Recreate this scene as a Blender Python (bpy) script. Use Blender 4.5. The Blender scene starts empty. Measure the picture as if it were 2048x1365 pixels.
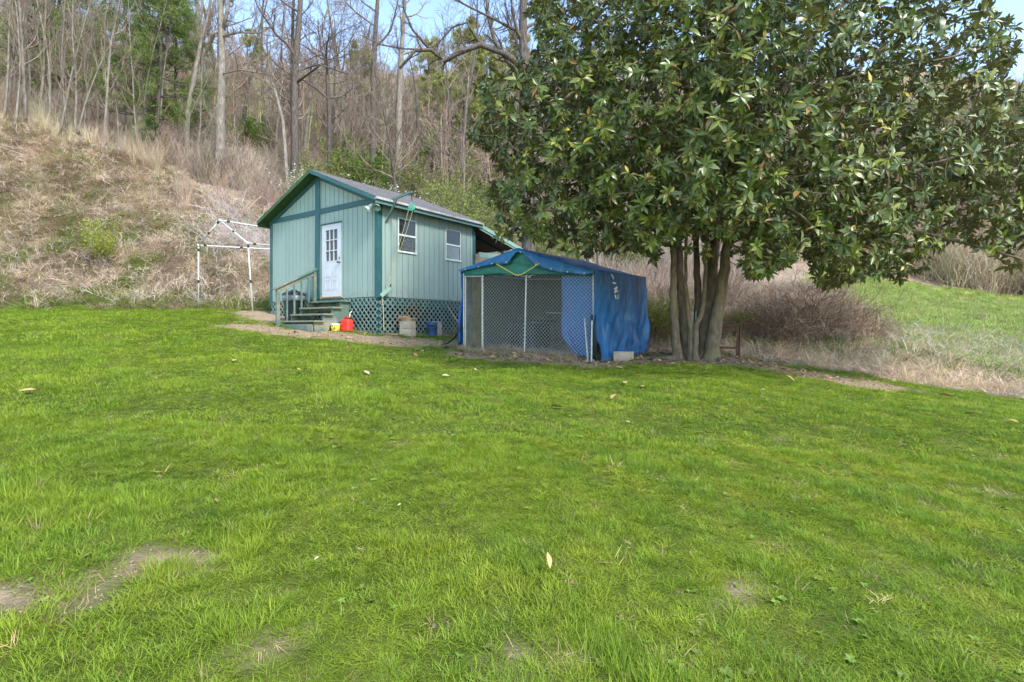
import bpy, math, random
import numpy as np
from mathutils import Vector, Matrix

# ------------------------------------------------------------------ camera, sky, sun, exposure
SC = bpy.context.scene
COL = SC.collection
F, CZ, HOR = 1060.0, 1.55, 655.0            # focal length in photo pixels, eye height, horizon row
cam_d = bpy.data.cameras.new('camera')
cam = bpy.data.objects.new('camera', cam_d); COL.objects.link(cam)
cam.location = (0, 0, CZ); cam.rotation_euler = (math.radians(90), 0, 0)
cam_d.sensor_width = 36.0; cam_d.lens = F * 36.0 / 2048.0
cam_d.shift_y = -(682.5 - HOR) / 2048.0
cam_d.clip_start = 0.05; cam_d.clip_end = 2000
SC.camera = cam

SUN_AZ, SUN_EL = math.radians(142), math.radians(46)      # azimuth clockwise from +Y
world = bpy.data.worlds.new('World'); SC.world = world; world.use_nodes = True
wn = world.node_tree.nodes; wl = world.node_tree.links; wn.clear()
sky = wn.new('ShaderNodeTexSky'); sky.sky_type = 'NISHITA'; sky.sun_disc = False
sky.sun_elevation = SUN_EL; sky.sun_rotation = SUN_AZ
sky.air_density = 1.0; sky.dust_density = .25; sky.ozone_density = 0.4
bg = wn.new('ShaderNodeBackground'); bg.inputs['Strength'].default_value = 0.15
wo = wn.new('ShaderNodeOutputWorld')
wl.new(sky.outputs[0], bg.inputs['Color']); wl.new(bg.outputs[0], wo.inputs[0])

sd = bpy.data.lights.new('sun', 'SUN'); sd.energy = 1.8; sd.angle = math.radians(12); sd.color = (1.0, 0.95, 0.87)
so = bpy.data.objects.new('sun', sd); COL.objects.link(so)
svec = Vector((math.sin(SUN_AZ) * math.cos(SUN_EL), math.cos(SUN_AZ) * math.cos(SUN_EL), math.sin(SUN_EL)))
so.rotation_euler = (-svec).to_track_quat('-Z', 'Y').to_euler(); so.location = (20, -20, 40)
SC.view_settings.view_transform = 'Standard'; SC.view_settings.look = 'None'
SC.view_settings.exposure = 1.8; SC.view_settings.gamma = 1.0
SC.cycles.use_adaptive_sampling = True; SC.cycles.adaptive_threshold = .02
SC.cycles.max_bounces = 6; SC.cycles.diffuse_bounces = 3; SC.cycles.glossy_bounces = 2
SC.cycles.transmission_bounces = 4; SC.cycles.transparent_max_bounces = 6
SC.cycles.caustics_reflective = False; SC.cycles.caustics_refractive = False

# ------------------------------------------------------------------ helpers
def PX(x, y, Y):
    return Vector(((x - 1024.0) / F * Y, Y, CZ + (HOR - y) / F * Y))

def rng_(s): return np.random.default_rng(s)

def vnoise(x, y, scale, seed=0):
    x = np.asarray(x, float) * scale; y = np.asarray(y, float) * scale
    xi = np.floor(x).astype(np.int64); yi = np.floor(y).astype(np.int64)
    fx = x - xi; fy = y - yi
    fx = fx * fx * (3 - 2 * fx); fy = fy * fy * (3 - 2 * fy)
    def h(a, b):
        n = (a * 374761393 + b * 668265263 + seed * 1442695041) & 0x7fffffff
        n = ((n ^ (n >> 13)) * 1274126177) & 0x7fffffff
        return ((n ^ (n >> 16)) & 0xffff) / 65535.0
    return (h(xi, yi) * (1 - fx) + h(xi + 1, yi) * fx) * (1 - fy) + (h(xi, yi + 1) * (1 - fx) + h(xi + 1, yi + 1) * fx) * fy

def fbm(x, y, scale, seed=0, o=3):
    s = 0; a = .5; t = 0
    for i in range(o):
        s = s + a * vnoise(x, y, scale * 2 ** i, seed + 17 * i); t += a; a *= .5
    return s / t

def sstep(a, b, x):
    t = np.clip((x - a) / (b - a), 0, 1); return t * t * (3 - 2 * t)

def npmesh(name, V, F_, mats, mi=None, smooth=False):
    """V (n,3); F_ one int array (m,k) or a list of such arrays"""
    Fs = F_ if isinstance(F_, list) else [F_]
    Fs = [np.asarray(f, np.int32) for f in Fs if len(f)]
    me = bpy.data.meshes.new(name)
    V = np.asarray(V, np.float32)
    me.vertices.add(len(V)); me.vertices.foreach_set('co', V.ravel())
    loops = np.concatenate([f.ravel() for f in Fs])
    tot = np.concatenate([np.full(len(f), f.shape[1], np.int32) for f in Fs])
    start = np.concatenate([[0], np.cumsum(tot)[:-1]]).astype(np.int32)
    me.loops.add(len(loops)); me.loops.foreach_set('vertex_index', loops)
    me.polygons.add(len(tot)); me.polygons.foreach_set('loop_start', start); me.polygons.foreach_set('loop_total', tot)
    for m in (mats if isinstance(mats, (list, tuple)) else [mats]):
        me.materials.append(m)
    if mi is not None: me.polygons.foreach_set('material_index', np.asarray(mi, np.int32))
    if smooth: me.polygons.foreach_set('use_smooth', np.ones(len(tot), bool))
    me.update(calc_edges=True)
    return me

def vcol(me, cols, name='col'):
    a = me.color_attributes.new(name, 'FLOAT_COLOR', 'POINT')
    c = np.ones((len(me.vertices), 4), np.float32); c[:, :3] = cols
    a.data.foreach_set('color', c.ravel())

def link(name, me, parent=None, loc=None, rot=None):
    o = bpy.data.objects.new(name, me); COL.objects.link(o)
    if parent is not None: o.parent = parent
    if loc is not None: o.location = loc
    if rot is not None: o.rotation_euler = rot
    return o

def tag(o, label=None, cat=None, group=None, kind=None):
    if label: o['label'] = label
    if cat: o['category'] = cat
    if group: o['group'] = group
    if kind: o['kind'] = kind
    return o

def empty(name, loc, rz=0.0):
    o = bpy.data.objects.new(name, None); COL.objects.link(o)
    o.location = loc; o.rotation_euler = (0, 0, rz); o.empty_display_size = .2
    return o

class MB:
    def __init__(s): s.v = []; s.f = []
    def add(s, vs, fs):
        b = len(s.v); s.v += [tuple(p) for p in vs]; s.f += [tuple(b + i for i in f) for f in fs]; return s
    def box(s, x0, x1, y0, y1, z0, z1):
        return s.hexa([(x0, y0, z0), (x1, y0, z0), (x1, y1, z0), (x0, y1, z0), (x0, y0, z1), (x1, y0, z1), (x1, y1, z1), (x0, y1, z1)])
    def hexa(s, p):
        return s.add(p, [(3, 2, 1, 0), (4, 5, 6, 7), (0, 1, 5, 4), (1, 2, 6, 5), (2, 3, 7, 6), (3, 0, 4, 7)])
    def bar(s, a, b, w, h, up=(0, 0, 1)):
        a = Vector(a); b = Vector(b); d = (b - a).normalized(); u = Vector(up)
        sx = d.cross(u)
        if sx.length < 1e-4: sx = d.cross(Vector((1, 0, 0)))
        sx.normalize(); u = sx.cross(d).normalized(); sx *= w / 2; u *= h / 2
        return s.hexa([a - sx - u, b - sx - u, b + sx - u, a + sx - u, a - sx + u, b - sx + u, b + sx + u, a + sx + u])
    def tube(s, pts, rad, n=8, cap=True):
        pts = [Vector(p) for p in pts]
        if not hasattr(rad, '__len__'): rad = [rad] * len(pts)
        base = len(s.v); ref = None
        for i, p in enumerate(pts):
            d = (pts[min(i + 1, len(pts) - 1)] - pts[max(i - 1, 0)]).normalized()
            if ref is None: ref = d.orthogonal().normalized()
            ref = (ref - d * ref.dot(d)).normalized(); bi = d.cross(ref)
            for k in range(n):
                a = 2 * math.pi * k / n
                s.v.append(tuple(p + (ref * math.cos(a) + bi * math.sin(a)) * rad[i]))
        for i in range(len(pts) - 1):
            for k in range(n):
                a = base + i * n + k; b = base + i * n + (k + 1) % n
                s.f.append((a, b, b + n, a + n))
        if cap:
            s.f.append(tuple(base + k for k in reversed(range(n))))
            s.f.append(tuple(base + (len(pts) - 1) * n + k for k in range(n)))
        return s
    def lathe(s, prof, n=20, c=(0, 0, 0)):
        base = len(s.v)
        for r, z in prof:
            for k in range(n):
                a = 2 * math.pi * k / n; s.v.append((c[0] + r * math.cos(a), c[1] + r * math.sin(a), c[2] + z))
        for i in range(len(prof) - 1):
            for k in range(n):
                a = base + i * n + k; b = base + i * n + (k + 1) % n; s.f.append((a, b, b + n, a + n))
        return s
    def mesh(s, name, mat, smooth=False, bevel=0):
        me = bpy.data.meshes.new(name); me.from_pydata(s.v, [], s.f)
        me.materials.append(mat)
        if smooth:
            for p in me.polygons: p.use_smooth = True
        me.update(); return me
    def build(s, name, mat, parent=None, smooth=False, bevel=0, off=None):
        if off is not None: s.v = [(x - off[0], y - off[1], z - off[2]) for x, y, z in s.v]
        o = link(name, s.mesh(name, mat, smooth), parent)
        if bevel:
            m = o.modifiers.new('bevel', 'BEVEL'); m.width = bevel; m.segments = 1; m.limit_method = 'ANGLE'
        return o

def segs(A, B, ra, rb, n=3):
    """prisms from A to B, vectorised: returns V, quads"""
    A = np.asarray(A, float); B = np.asarray(B, float); m = len(A)
    d = B - A; L = np.linalg.norm(d, axis=1, keepdims=True); d = d / np.maximum(L, 1e-9)
    ref = np.where(np.abs(d[:, 2:3]) > .9, np.array([[1., 0, 0]]), np.array([[0, 0, 1.]]))
    u = np.cross(d, ref); u /= np.linalg.norm(u, axis=1, keepdims=True); w = np.cross(d, u)
    V = np.zeros((m, 2 * n, 3))
    for k in range(n):
        a = 2 * math.pi * k / n; o = u * math.cos(a) + w * math.sin(a)
        V[:, k] = A + o * np.reshape(ra, (-1, 1)); V[:, n + k] = B + o * np.reshape(rb, (-1, 1))
    fq = np.array([[k, (k + 1) % n, n + (k + 1) % n, n + k] for k in range(n)])
    Fq = (np.arange(m)[:, None, None] * 2 * n + fq[None]).reshape(-1, 4)
    return V.reshape(-1, 3), Fq

def cat_mesh(parts):
    Vs = []; Fs = []; b = 0
    for V, Fq in parts:
        Vs.append(V); Fs.append(Fq + b); b += len(V)
    return np.concatenate(Vs), np.concatenate(Fs)

# ------------------------------------------------------------------ materials
def mat_base(name):
    m = bpy.data.materials.new(name); m.use_nodes = True
    nt = m.node_tree; b = nt.nodes['Principled BSDF']
    return m, nt, b

def ramp2(nt, fac, c1, c2, p1=.35, p2=.65):
    r = nt.nodes.new('ShaderNodeValToRGB'); nt.links.new(fac, r.inputs[0])
    r.color_ramp.elements[0].position = p1; r.color_ramp.elements[1].position = p2
    r.color_ramp.elements[0].color = (*c1, 1); r.color_ramp.elements[1].color = (*c2, 1)
    return r.outputs[0]

def noise_n(nt, scale, detail=4, vec=None, rough=.55):
    n = nt.nodes.new('ShaderNodeTexNoise'); n.inputs['Scale'].default_value = scale
    n.inputs['Detail'].default_value = detail; n.inputs['Roughness'].default_value = rough
    if vec is not None: nt.links.new(vec, n.inputs['Vector'])
    return n.outputs['Fac']

def coord(nt, scale=(1, 1, 1), kind='Object'):
    t = nt.nodes.new('ShaderNodeTexCoord'); mp = nt.nodes.new('ShaderNodeMapping')
    mp.inputs['Scale'].default_value = scale; nt.links.new(t.outputs[kind], mp.inputs[0]); return mp.outputs[0]

def mix(nt, fac, a, b, mode='MIX'):
    n = nt.nodes.new('ShaderNodeMix'); n.data_type = 'RGBA'; n.blend_type = mode
    for s, v in ((0, fac), (6, a), (7, b)):
        if hasattr(v, 'is_linked') or hasattr(v, 'links'): nt.links.new(v, n.inputs[s])
        elif isinstance(v, tuple): n.inputs[s].default_value = (*v, 1)
        else: n.inputs[s].default_value = v
    return n.outputs[2]

def bump(nt, b, h, strength=.4, dist=.02):
    n = nt.nodes.new('ShaderNodeBump'); n.inputs['Strength'].default_value = strength; n.inputs['Distance'].default_value = dist
    nt.links.new(h, n.inputs['Height']); nt.links.new(n.outputs[0], b.inputs['Normal'])

def mat_noise(name, c1, c2, scale=8, stretch=(1, 1, 1), rough=.7, bmp=.3, bdist=.01, spec=.3, c3=None, s3=2.0, metal=0, p=(.35, .65)):
    m, nt, b = mat_base(name)
    v = coord(nt, stretch); f = noise_n(nt, scale, 5, v); c = ramp2(nt, f, c1, c2, *p)
    if c3 is not None:
        f3 = noise_n(nt, s3, 3, coord(nt)); g = ramp2(nt, f3, (0, 0, 0), (1, 1, 1), .5, .72)
        c = mix(nt, g, c, c3)
    nt.links.new(c, b.inputs['Base Color'])
    b.inputs['Roughness'].default_value = rough; b.inputs['Specular IOR Level'].default_value = spec; b.inputs['Metallic'].default_value = metal
    if bmp: bump(nt, b, f, bmp, bdist)
    return m

def mat_plant(name, base=(1, 1, 1), attr='col', atype='GEOMETRY', trans=.3, rough=.5, spec=.25, back=None, noise=0.0):
    """leaf / blade material: colour from an attribute, part of the light passes through"""
    m, nt, b = mat_base(name); out = nt.nodes['Material Output']
    a = nt.nodes.new('ShaderNodeAttribute'); a.attribute_name = attr; a.attribute_type = atype
    c = mix(nt, 1.0, a.outputs['Color'], base, 'MULTIPLY')
    if back is not None:
        g = nt.nodes.new('ShaderNodeNewGeometry'); c = mix(nt, g.outputs['Backfacing'], c, back)
    nt.links.new(c, b.inputs['Base Color']); b.inputs['Roughness'].default_value = rough
    b.inputs['Specular IOR Level'].default_value = spec
    if trans:
        t = nt.nodes.new('ShaderNodeBsdfTranslucent'); nt.links.new(c, t.inputs[0])
        s = nt.nodes.new('ShaderNodeMixShader'); s.inputs[0].default_value = trans
        nt.links.new(b.outputs[0], s.inputs[1]); nt.links.new(t.outputs[0], s.inputs[2]); nt.links.new(s.outputs[0], out.inputs[0])
    return m

M = {}
def mat_siding():
    m, nt, b = mat_base('painted_siding')
    f = noise_n(nt, 5, 6, coord(nt, (6, 6, .6)), .65); c = ramp2(nt, f, (.24, .33, .295), (.28, .365, .325), .3, .7)
    g = ramp2(nt, noise_n(nt, 1.1, 4, coord(nt, (2.5, 2.5, .35))), (0, 0, 0), (1, 1, 1), .5, .75); c = mix(nt, g, c, (.275, .36, .32))
    oi = nt.nodes.new('ShaderNodeObjectInfo'); rv = ramp2(nt, oi.outputs['Random'], (.95, .95, .95), (1.04, 1.04, 1.04), 0, 1); c = mix(nt, 1.0, c, rv, 'MULTIPLY')
    sx = nt.nodes.new('ShaderNodeSeparateXYZ'); nt.links.new(coord(nt), sx.inputs[0])
    mr = nt.nodes.new('ShaderNodeMapRange'); mr.inputs['From Min'].default_value = 1.35; mr.inputs['From Max'].default_value = .95; nt.links.new(sx.outputs['Z'], mr.inputs['Value'])
    sp = ramp2(nt, noise_n(nt, 16, 6, coord(nt, (1, 1, .6)), .7), (0, 0, 0), (1, 1, 1), .5, .68); mud = mix(nt, 1.0, sp, mr.outputs[0], 'MULTIPLY'); c = mix(nt, mud, c, (.20, .20, .15))
    nl = ramp2(nt, noise_n(nt, 38, 2, coord(nt)), (0, 0, 0), (1, 1, 1), .74, .76); c = mix(nt, nl, c, (.15, .18, .15))
    nt.links.new(c, b.inputs['Base Color']); b.inputs['Roughness'].default_value = .62; b.inputs['Specular IOR Level'].default_value = .25; bump(nt, b, f, .2, .005); return m
M['siding'] = mat_siding()
M['trim'] = mat_noise('teal_trim_paint', (.02, .08, .088), (.03, .105, .11), 6, (3, 3, 1), .5, .15, .004, .3, c3=(.04, .125, .125), s3=1.5)
M['groove'] = mat_noise('groove_backing', (.015, .035, .035), (.025, .05, .048), 6)
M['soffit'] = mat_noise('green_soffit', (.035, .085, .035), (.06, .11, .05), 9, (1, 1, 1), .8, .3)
M['fascia'] = mat_noise('pale_green_fascia', (.2, .33, .27), (.24, .37, .31), 8, (1, 1, 1), .6, .2)
M['drip'] = mat_noise('white_drip_edge', (.36, .38, .38), (.50, .51, .50), 10, (1, 1, 1), .45, .1, c3=(.30, .22, .12), s3=3.0)
M['shingle'] = mat_noise('grey_shingle', (.10, .095, .10), (.20, .19, .19), 40, (1, 1, 1), .95, .5, .01, .1, c3=(.14, .12, .11), s3=1.5)
M['white'] = mat_noise('white_door_paint', (.48, .50, .54), (.55, .56, .59), 3, (1, 1, 1), .35, .05)
M['winframe'] = mat_noise('white_aluminium', (.62, .66, .65), (.78, .8, .79), 12, (1, 1, 1), .4, .1, c3=(.45, .48, .44), s3=5)
M['lattice'] = mat_noise('green_lattice', (.115, .185, .17), (.18, .25, .22), 4, (1, 1, 1), .7, .2, .004, .2, c3=(.22, .21, .15), s3=1.2)
M['stepwood'] = mat_noise('worn_green_wood', (.075, .125, .105), (.13, .18, .145), 9, (1, 6, 6), .8, .4, .006, .15, c3=(.27, .24, .18), s3=2.2)
M['treadtop'] = mat_noise('worn_tread', (.15, .17, .12), (.23, .235, .165), 8, (1, 6, 6), .85, .4, .006, .15)
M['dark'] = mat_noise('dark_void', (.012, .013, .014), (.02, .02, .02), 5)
M['brass'] = mat_noise('dark_brass', (.10, .08, .05), (.16, .12, .07), 20, rough=.35, metal=.8)
M['galv'] = mat_noise('galvanised_pipe', (.26, .29, .28), (.40, .43, .41), 20, rough=.4, bmp=.1, metal=.5)
M['wire'] = mat_noise('galvanised_wire', (.32, .35, .32), (.46, .49, .45), 20, rough=.5, bmp=0, metal=.2)
M['expand'] = mat_noise('olive_expanded_metal', (.17, .165, .10), (.30, .27, .18), 6, rough=.7, bmp=0, spec=.2)
M['fascia2'] = mat_noise('grey_teal_fascia', (.085, .17, .165), (.12, .21, .20), 8, rough=.6)
M['rust'] = mat_noise('rusty_iron', (.05, .028, .02), (.12, .06, .035), 30, rough=.85, bmp=.5)
M['conc'] = mat_noise('concrete', (.36, .31, .23), (.47, .41, .31), 25, rough=.95, bmp=.5, spec=.1, c3=(.28, .25, .18), s3=4)
M['board'] = mat_noise('weathered_board', (.30, .20, .12), (.42, .31, .20), 6, (1, 8, 8), .85, .4, spec=.1)
M['grip'] = mat_noise('black_plastic', (.012, .012, .014), (.03, .03, .032), 12, rough=.5, bmp=.1)
M['tube'] = mat_noise('white_steel_tube', (.50, .50, .50), (.60, .60, .59), 10, rough=.4, bmp=.05, c3=(.40, .37, .33), s3=4)
M['red'] = mat_noise('red_plastic', (.62, .035, .025), (.72, .06, .045), 5, rough=.4, bmp=.05)
M['yellow'] = mat_noise('yellow_pail', (.66, .53, .03), (.74, .62, .06), 6, rough=.45, bmp=.05, c3=(.3, .22, .06), s3=9)
M['bluebucket'] = mat_noise('blue_bucket', (.04, .09, .22), (.06, .125, .29), 5, rough=.5, bmp=.05)
M['cream'] = mat_noise('cream_plastic', (.70, .62, .42), (.76, .69, .50), 6, rough=.5, bmp=0)
M['rope'] = mat_noise('pale_rope', (.42, .36, .22), (.55, .48, .32), 60, rough=.9, bmp=.3)
M['strap'] = mat_noise('yellow_strap', (.55, .58, .06), (.65, .66, .1), 20, rough=.7, bmp=.1)
M['pulley'] = mat_noise('green_pulley', (.04, .26, .17), (.06, .33, .22), 9, rough=.4, bmp=.05)
M['bark'] = mat_noise('grey_bark', (.055, .045, .038), (.15, .13, .112), 5, (5, 5, .7), .95, .9, .04, .1)
M['barkpale'] = mat_noise('pale_bark', (.13, .11, .09), (.27, .235, .20), 4, (3, 3, .8), .9, .6, .02, .1, c3=(.17, .17, .12), s3=.8)
M['barkdark'] = mat_noise('dark_bark', (.055, .045, .04), (.13, .105, .09), 5, (4, 4, .7), .95, .8, .03, .1)
M['magbark'] = mat_noise('magnolia_bark', (.10, .078, .056), (.19, .155, .115), 7, (2, 2, .8), .85, .5, .015, .15, c3=(.17, .16, .09), s3=2.5)
M['twig'] = mat_noise('twig_bark', (.17, .13, .10), (.29, .23, .18), 2, bmp=0, rough=.9, spec=.1)
M['twigdark'] = mat_noise('dark_twig_bark', (.085, .07, .06), (.15, .12, .105), 2, bmp=0, rough=.9, spec=.1)
M['grass'] = mat_plant('grass_blade', attr='tint', atype='INSTANCER', trans=.35, rough=.5, spec=.25)
M['straw'] = mat_plant('dry_blade', attr='tint', atype='INSTANCER', trans=.2, rough=.8, spec=.1)
M['leaf'] = mat_plant('leaf_green', attr='col', trans=.35, rough=.55, spec=.25)
M['magleaf'] = mat_plant('magnolia_leaf', attr='col', trans=.18, rough=.33, spec=.5, back=(.125, .125, .04))
M['fallen'] = mat_plant('fallen_leaf', attr='col', trans=.1, rough=.65, spec=.2)
def mat_glass():
    m, nt, b = mat_base('window_glass'); b.inputs['Base Color'].default_value = (.02, .022, .024, 1)
    b.inputs['Roughness'].default_value = .04; b.inputs['Specular IOR Level'].default_value = .4
    f = noise_n(nt, 2.2, 2, coord(nt)); bump(nt, b, f, .12, .08); return m
M['glass'] = mat_glass()
def mat_pane():
    m, nt, b = mat_base('clear_pane'); out = nt.nodes['Material Output']; t = nt.nodes.new('ShaderNodeBsdfTransparent'); t.inputs[0].default_value = (.8, .82, .8, 1)
    g = nt.nodes.new('ShaderNodeBsdfGlossy'); g.inputs['Roughness'].default_value = .03; f = nt.nodes.new('ShaderNodeFresnel'); f.inputs[0].default_value = 1.28
    x = nt.nodes.new('ShaderNodeMixShader'); nt.links.new(f.outputs[0], x.inputs[0]); nt.links.new(t.outputs[0], x.inputs[1]); nt.links.new(g.outputs[0], x.inputs[2]); nt.links.new(x.outputs[0], out.inputs[0]); return m
M['pane'] = mat_pane()
M['reflection_card'] = mat_noise('tan_reflection_card', (.06, .045, .03), (.26, .19, .12), 7, (1, 9, 1), .9, .4, .02, .05)
M['reflection_mottle'] = mat_noise('mottled_reflection_card', (.02, .025, .015), (.16, .14, .07), 9, (1, 1.5, 1.5), .8, .3, .02, .1, c3=(.3, .27, .2), s3=14)
def mat_tarp(name, c1, c2, c3, trans=.25):
    m, nt, b = mat_base(name); out = nt.nodes['Material Output']
    f = noise_n(nt, 1.3, 5, coord(nt, (1, 1, .5))); c = ramp2(nt, f, c1, c2, .4, .62)
    f2 = noise_n(nt, 3.5, 6, coord(nt, (2, 2, .5)), .65); g = ramp2(nt, f2, (0, 0, 0), (1, 1, 1), .55, .74); c = mix(nt, g, c, c3)
    nt.links.new(c, b.inputs['Base Color']); b.inputs['Roughness'].default_value = .36; b.inputs['Specular IOR Level'].default_value = .5
    f4 = noise_n(nt, 7, 6, coord(nt, (1, 1, .45)), .6); bump(nt, b, f4, .7, .05)
    t = nt.nodes.new('ShaderNodeBsdfTranslucent'); nt.links.new(c, t.inputs[0])
    s = nt.nodes.new('ShaderNodeMixShader'); s.inputs[0].default_value = trans
    nt.links.new(b.outputs[0], s.inputs[1]); nt.links.new(t.outputs[0], s.inputs[2]); nt.links.new(s.outputs[0], out.inputs[0])
    return m
M['tarp'] = mat_tarp('blue_tarp', (.012, .14, .44), (.025, .22, .60), (.16, .28, .42), .4)
M['tarpnavy'] = mat_tarp('faded_blue_tarp', (.012, .11, .27), (.025, .18, .40), (.18, .26, .32), .25)
M['tarpside'] = mat_tarp('worn_blue_tarp', (.012, .11, .31), (.03, .20, .52), (.24, .31, .40), .35)
M['tarpgreen'] = mat_tarp('green_tarp', (.012, .16, .115), (.03, .24, .17), (.10, .26, .2), .35)
M['tarpgrey'] = mat_tarp('grey_green_tarp', (.07, .10, .08), (.105, .135, .105), (.13, .13, .09), .3)

# ------------------------------------------------------------------ terrain
# rows: picture column at which a ground profile runs away from the camera: (distance, row at which that ground shows)
PROF = [
 (-1500, [(18, 540), (22, 400), (28, 200), (38, 150), (60, 90), (120, 20), (260, 0)]),
 (-700, [(18, 575), (22, 440), (28, 235), (38, 180), (60, 110), (120, 30), (260, 0)]),
 (0,    [(10, 676), (18.5, 622), (22, 500), (26, 335), (28.5, 240), (36, 222), (60, 160), (120, 70), (260, 40)]),
 (300,  [(10, 684), (18.3, 618), (21, 560), (25, 430), (29, 318), (36, 292), (60, 235), (110, 180), (260, 150)]),
 (543,  [(10, 704), (13.5, 662), (16.7, 626), (20, 600), (24, 530), (28, 455), (34, 380), (45, 330), (70, 262), (110, 185), (260, 150)]),
 (757,  [(10, 716), (13.72, 668), (18, 645), (24, 585), (32, 480), (45, 390), (70, 285), (110, 190), (260, 150)]),
 (928,  [(9, 752), (12.75, 700), (14.5, 684), (18, 656), (24, 605), (32, 530), (45, 430), (70, 305), (110, 195), (260, 150)]),
 (1187, [(8, 776), (10.96, 722), (14, 700), (18, 668), (24, 615), (32, 560), (45, 470), (70, 335), (110, 200), (260, 150)]),
 (1395, [(8, 772), (11.5, 720), (14, 694), (18, 660), (24, 612), (36, 540), (50, 470), (80, 340), (120, 205), (260, 150)]),
 (1600, [(8, 780), (11.4, 735), (12.5, 715), (14.5, 672), (17, 645), (22, 612), (36, 556), (50, 480), (80, 350), (120, 200), (260, 150)]),
 (1850, [(7, 822), (9.84, 770), (11, 742), (13, 705), (18, 662), (28, 620), (38, 592), (52, 500), (80, 350), (120, 195), (260, 140)]),
 (2048, [(6.5, 847), (8.93, 797), (11, 758), (14, 715), (20, 665), (32, 625), (40, 608), (55, 500), (80, 370), (120, 215), (260, 170)]),
 (2800, [(5, 880), (7.5, 830), (11, 780), (15, 720), (22, 670), (34, 632), (44, 608), (60, 480), (80, 370), (120, 200), (260, 150)]),
 (4000, [(5, 880), (7.5, 830), (11, 780), (15, 720), (22, 670), (34, 632), (44, 608), (60, 480), (80, 370), (120, 200), (260, 150)]),
]
EDGE = [(-1500, 18), (-700, 18), (0, 18.5), (300, 18.3), (543, 17.6), (757, 16.5), (928, 15), (1187, 14.6), (1395, 13.6), (1490, 12.2), (1600, 11.5), (1750, 10.6), (1850, 9.9), (2048, 8.98), (2800, 7.4), (4000, 7)]
_ug = np.linspace(-2.6, 3.0, 281); _yg = np.concatenate([np.arange(0, 40, .25), np.arange(40, 130, 1.0), np.arange(130, 301, 5.0)])
_tab = []
for px, kn in PROF:
    u = (px - 1024) / F
    Yk = [0.0, 3.0, kn[0][0] * .62]; Zk = [0.0, (.088 - .05 * u) * 3.0, (.088 - .05 * u) * kn[0][0] * .62]
    for Y, y in kn: Yk.append(Y); Zk.append(CZ + (HOR - y) / F * Y)
    _tab.append(np.interp(_yg, Yk, Zk))
_tab = np.array(_tab); _uk = np.array([(p[0] - 1024) / F for p in PROF])
_T = np.array([np.interp(_ug, _uk, _tab[:, j]) for j in range(len(_yg))]).T
def _blur(T, n, ax):
    k = np.hanning(n + 2)[1:-1]; k /= k.sum(); p = n // 2
    pad = [(0, 0), (0, 0)]; pad[ax] = (p, p)
    Tp = np.pad(T, pad, mode='edge')
    return np.apply_along_axis(lambda a: np.convolve(a, k, 'valid'), ax, Tp)
_T = _blur(_blur(_T, 7, 1), 9, 0)

def hz(X, Y):
    X = np.asarray(X, float); Y = np.asarray(Y, float)
    Yc = np.clip(Y, 0, 299.9)
    u = np.clip(X / np.maximum(Yc, .5), -2.59, 2.99)
    iu = (u + 2.6) / (_ug[1] - _ug[0]); i0 = np.clip(iu.astype(int), 0, len(_ug) - 2); fu = iu - i0
    jy = np.interp(Yc, _yg, np.arange(len(_yg))); j0 = np.clip(jy.astype(int), 0, len(_yg) - 2); fy = jy - j0
    z = (_T[i0, j0] * (1 - fu) + _T[i0 + 1, j0] * fu) * (1 - fy) + (_T[i0, j0 + 1] * (1 - fu) + _T[i0 + 1, j0 + 1] * fu) * fy
    z = np.where(Y < 6, (1 - sstep(2, 6, Y)) * (.088 * Y - .05 * X) + sstep(2, 6, Y) * z, z)
    far = sstep(16, 24, Y); veryfar = sstep(35, 80, Y)
    z = z + (fbm(X, Y, .9, 3) - .5) * .07 + (fbm(X, Y, .5, 5) - .5) * .9 * far + (fbm(X, Y, .08, 9) - .5) * 7 * veryfar
    return z
def hz1(x, y): return float(hz(np.array([x]), np.array([y]))[0])

_gy = np.concatenate([np.arange(1.2, 30, .03), np.geomspace(30, 250, 600)])
def G(x, y):
    """ground point that shows at photo pixel (x, y)"""
    X = (x - 1024) / F * _gy; z = CZ + (HOR - y) / F * _gy
    below = np.nonzero(z < hz(X, _gy))[0]
    i = below[0] if len(below) else len(_gy) - 1
    return Vector((X[i], _gy[i], hz1(X[i], _gy[i])))

def px_of(P):
    P = np.asarray(P, float); Y = np.maximum(P[..., 1], .01)
    return 1024 + F * P[..., 0] / Y, HOR - F * (P[..., 2] - CZ) / Y

_eu = np.array([(p[0] - 1024) / F for p in EDGE]); _ey = np.array([p[1] for p in EDGE])
def edgeY(X, Y):
    return np.interp(np.asarray(X) / np.maximum(np.asarray(Y), .5), _eu, _ey) + (fbm(X, Y, .8, 41) - .5) * 1.0 - 0.15
def zone(X, Y):
    """0 lawn, 1 bank, 2 meadow, 3 hillside"""
    X = np.asarray(X, float); Y = np.asarray(Y, float); u = X / np.maximum(Y, .5); w = (fbm(X, Y, .3, 77) - .5) * 3
    z = np.full(X.shape, 3)
    z[(u < -.22) & (Y < 29.5 + w)] = 1
    z[(u > .56 + w * .02) & (Y > np.interp(u, [.5, .7, .9, 1.3], [17, 14.0, 12.3, 12]) + w * .6) & (Y < 40.5)] = 2
    z[Y < edgeY(X, Y)] = 0
    return z

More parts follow.
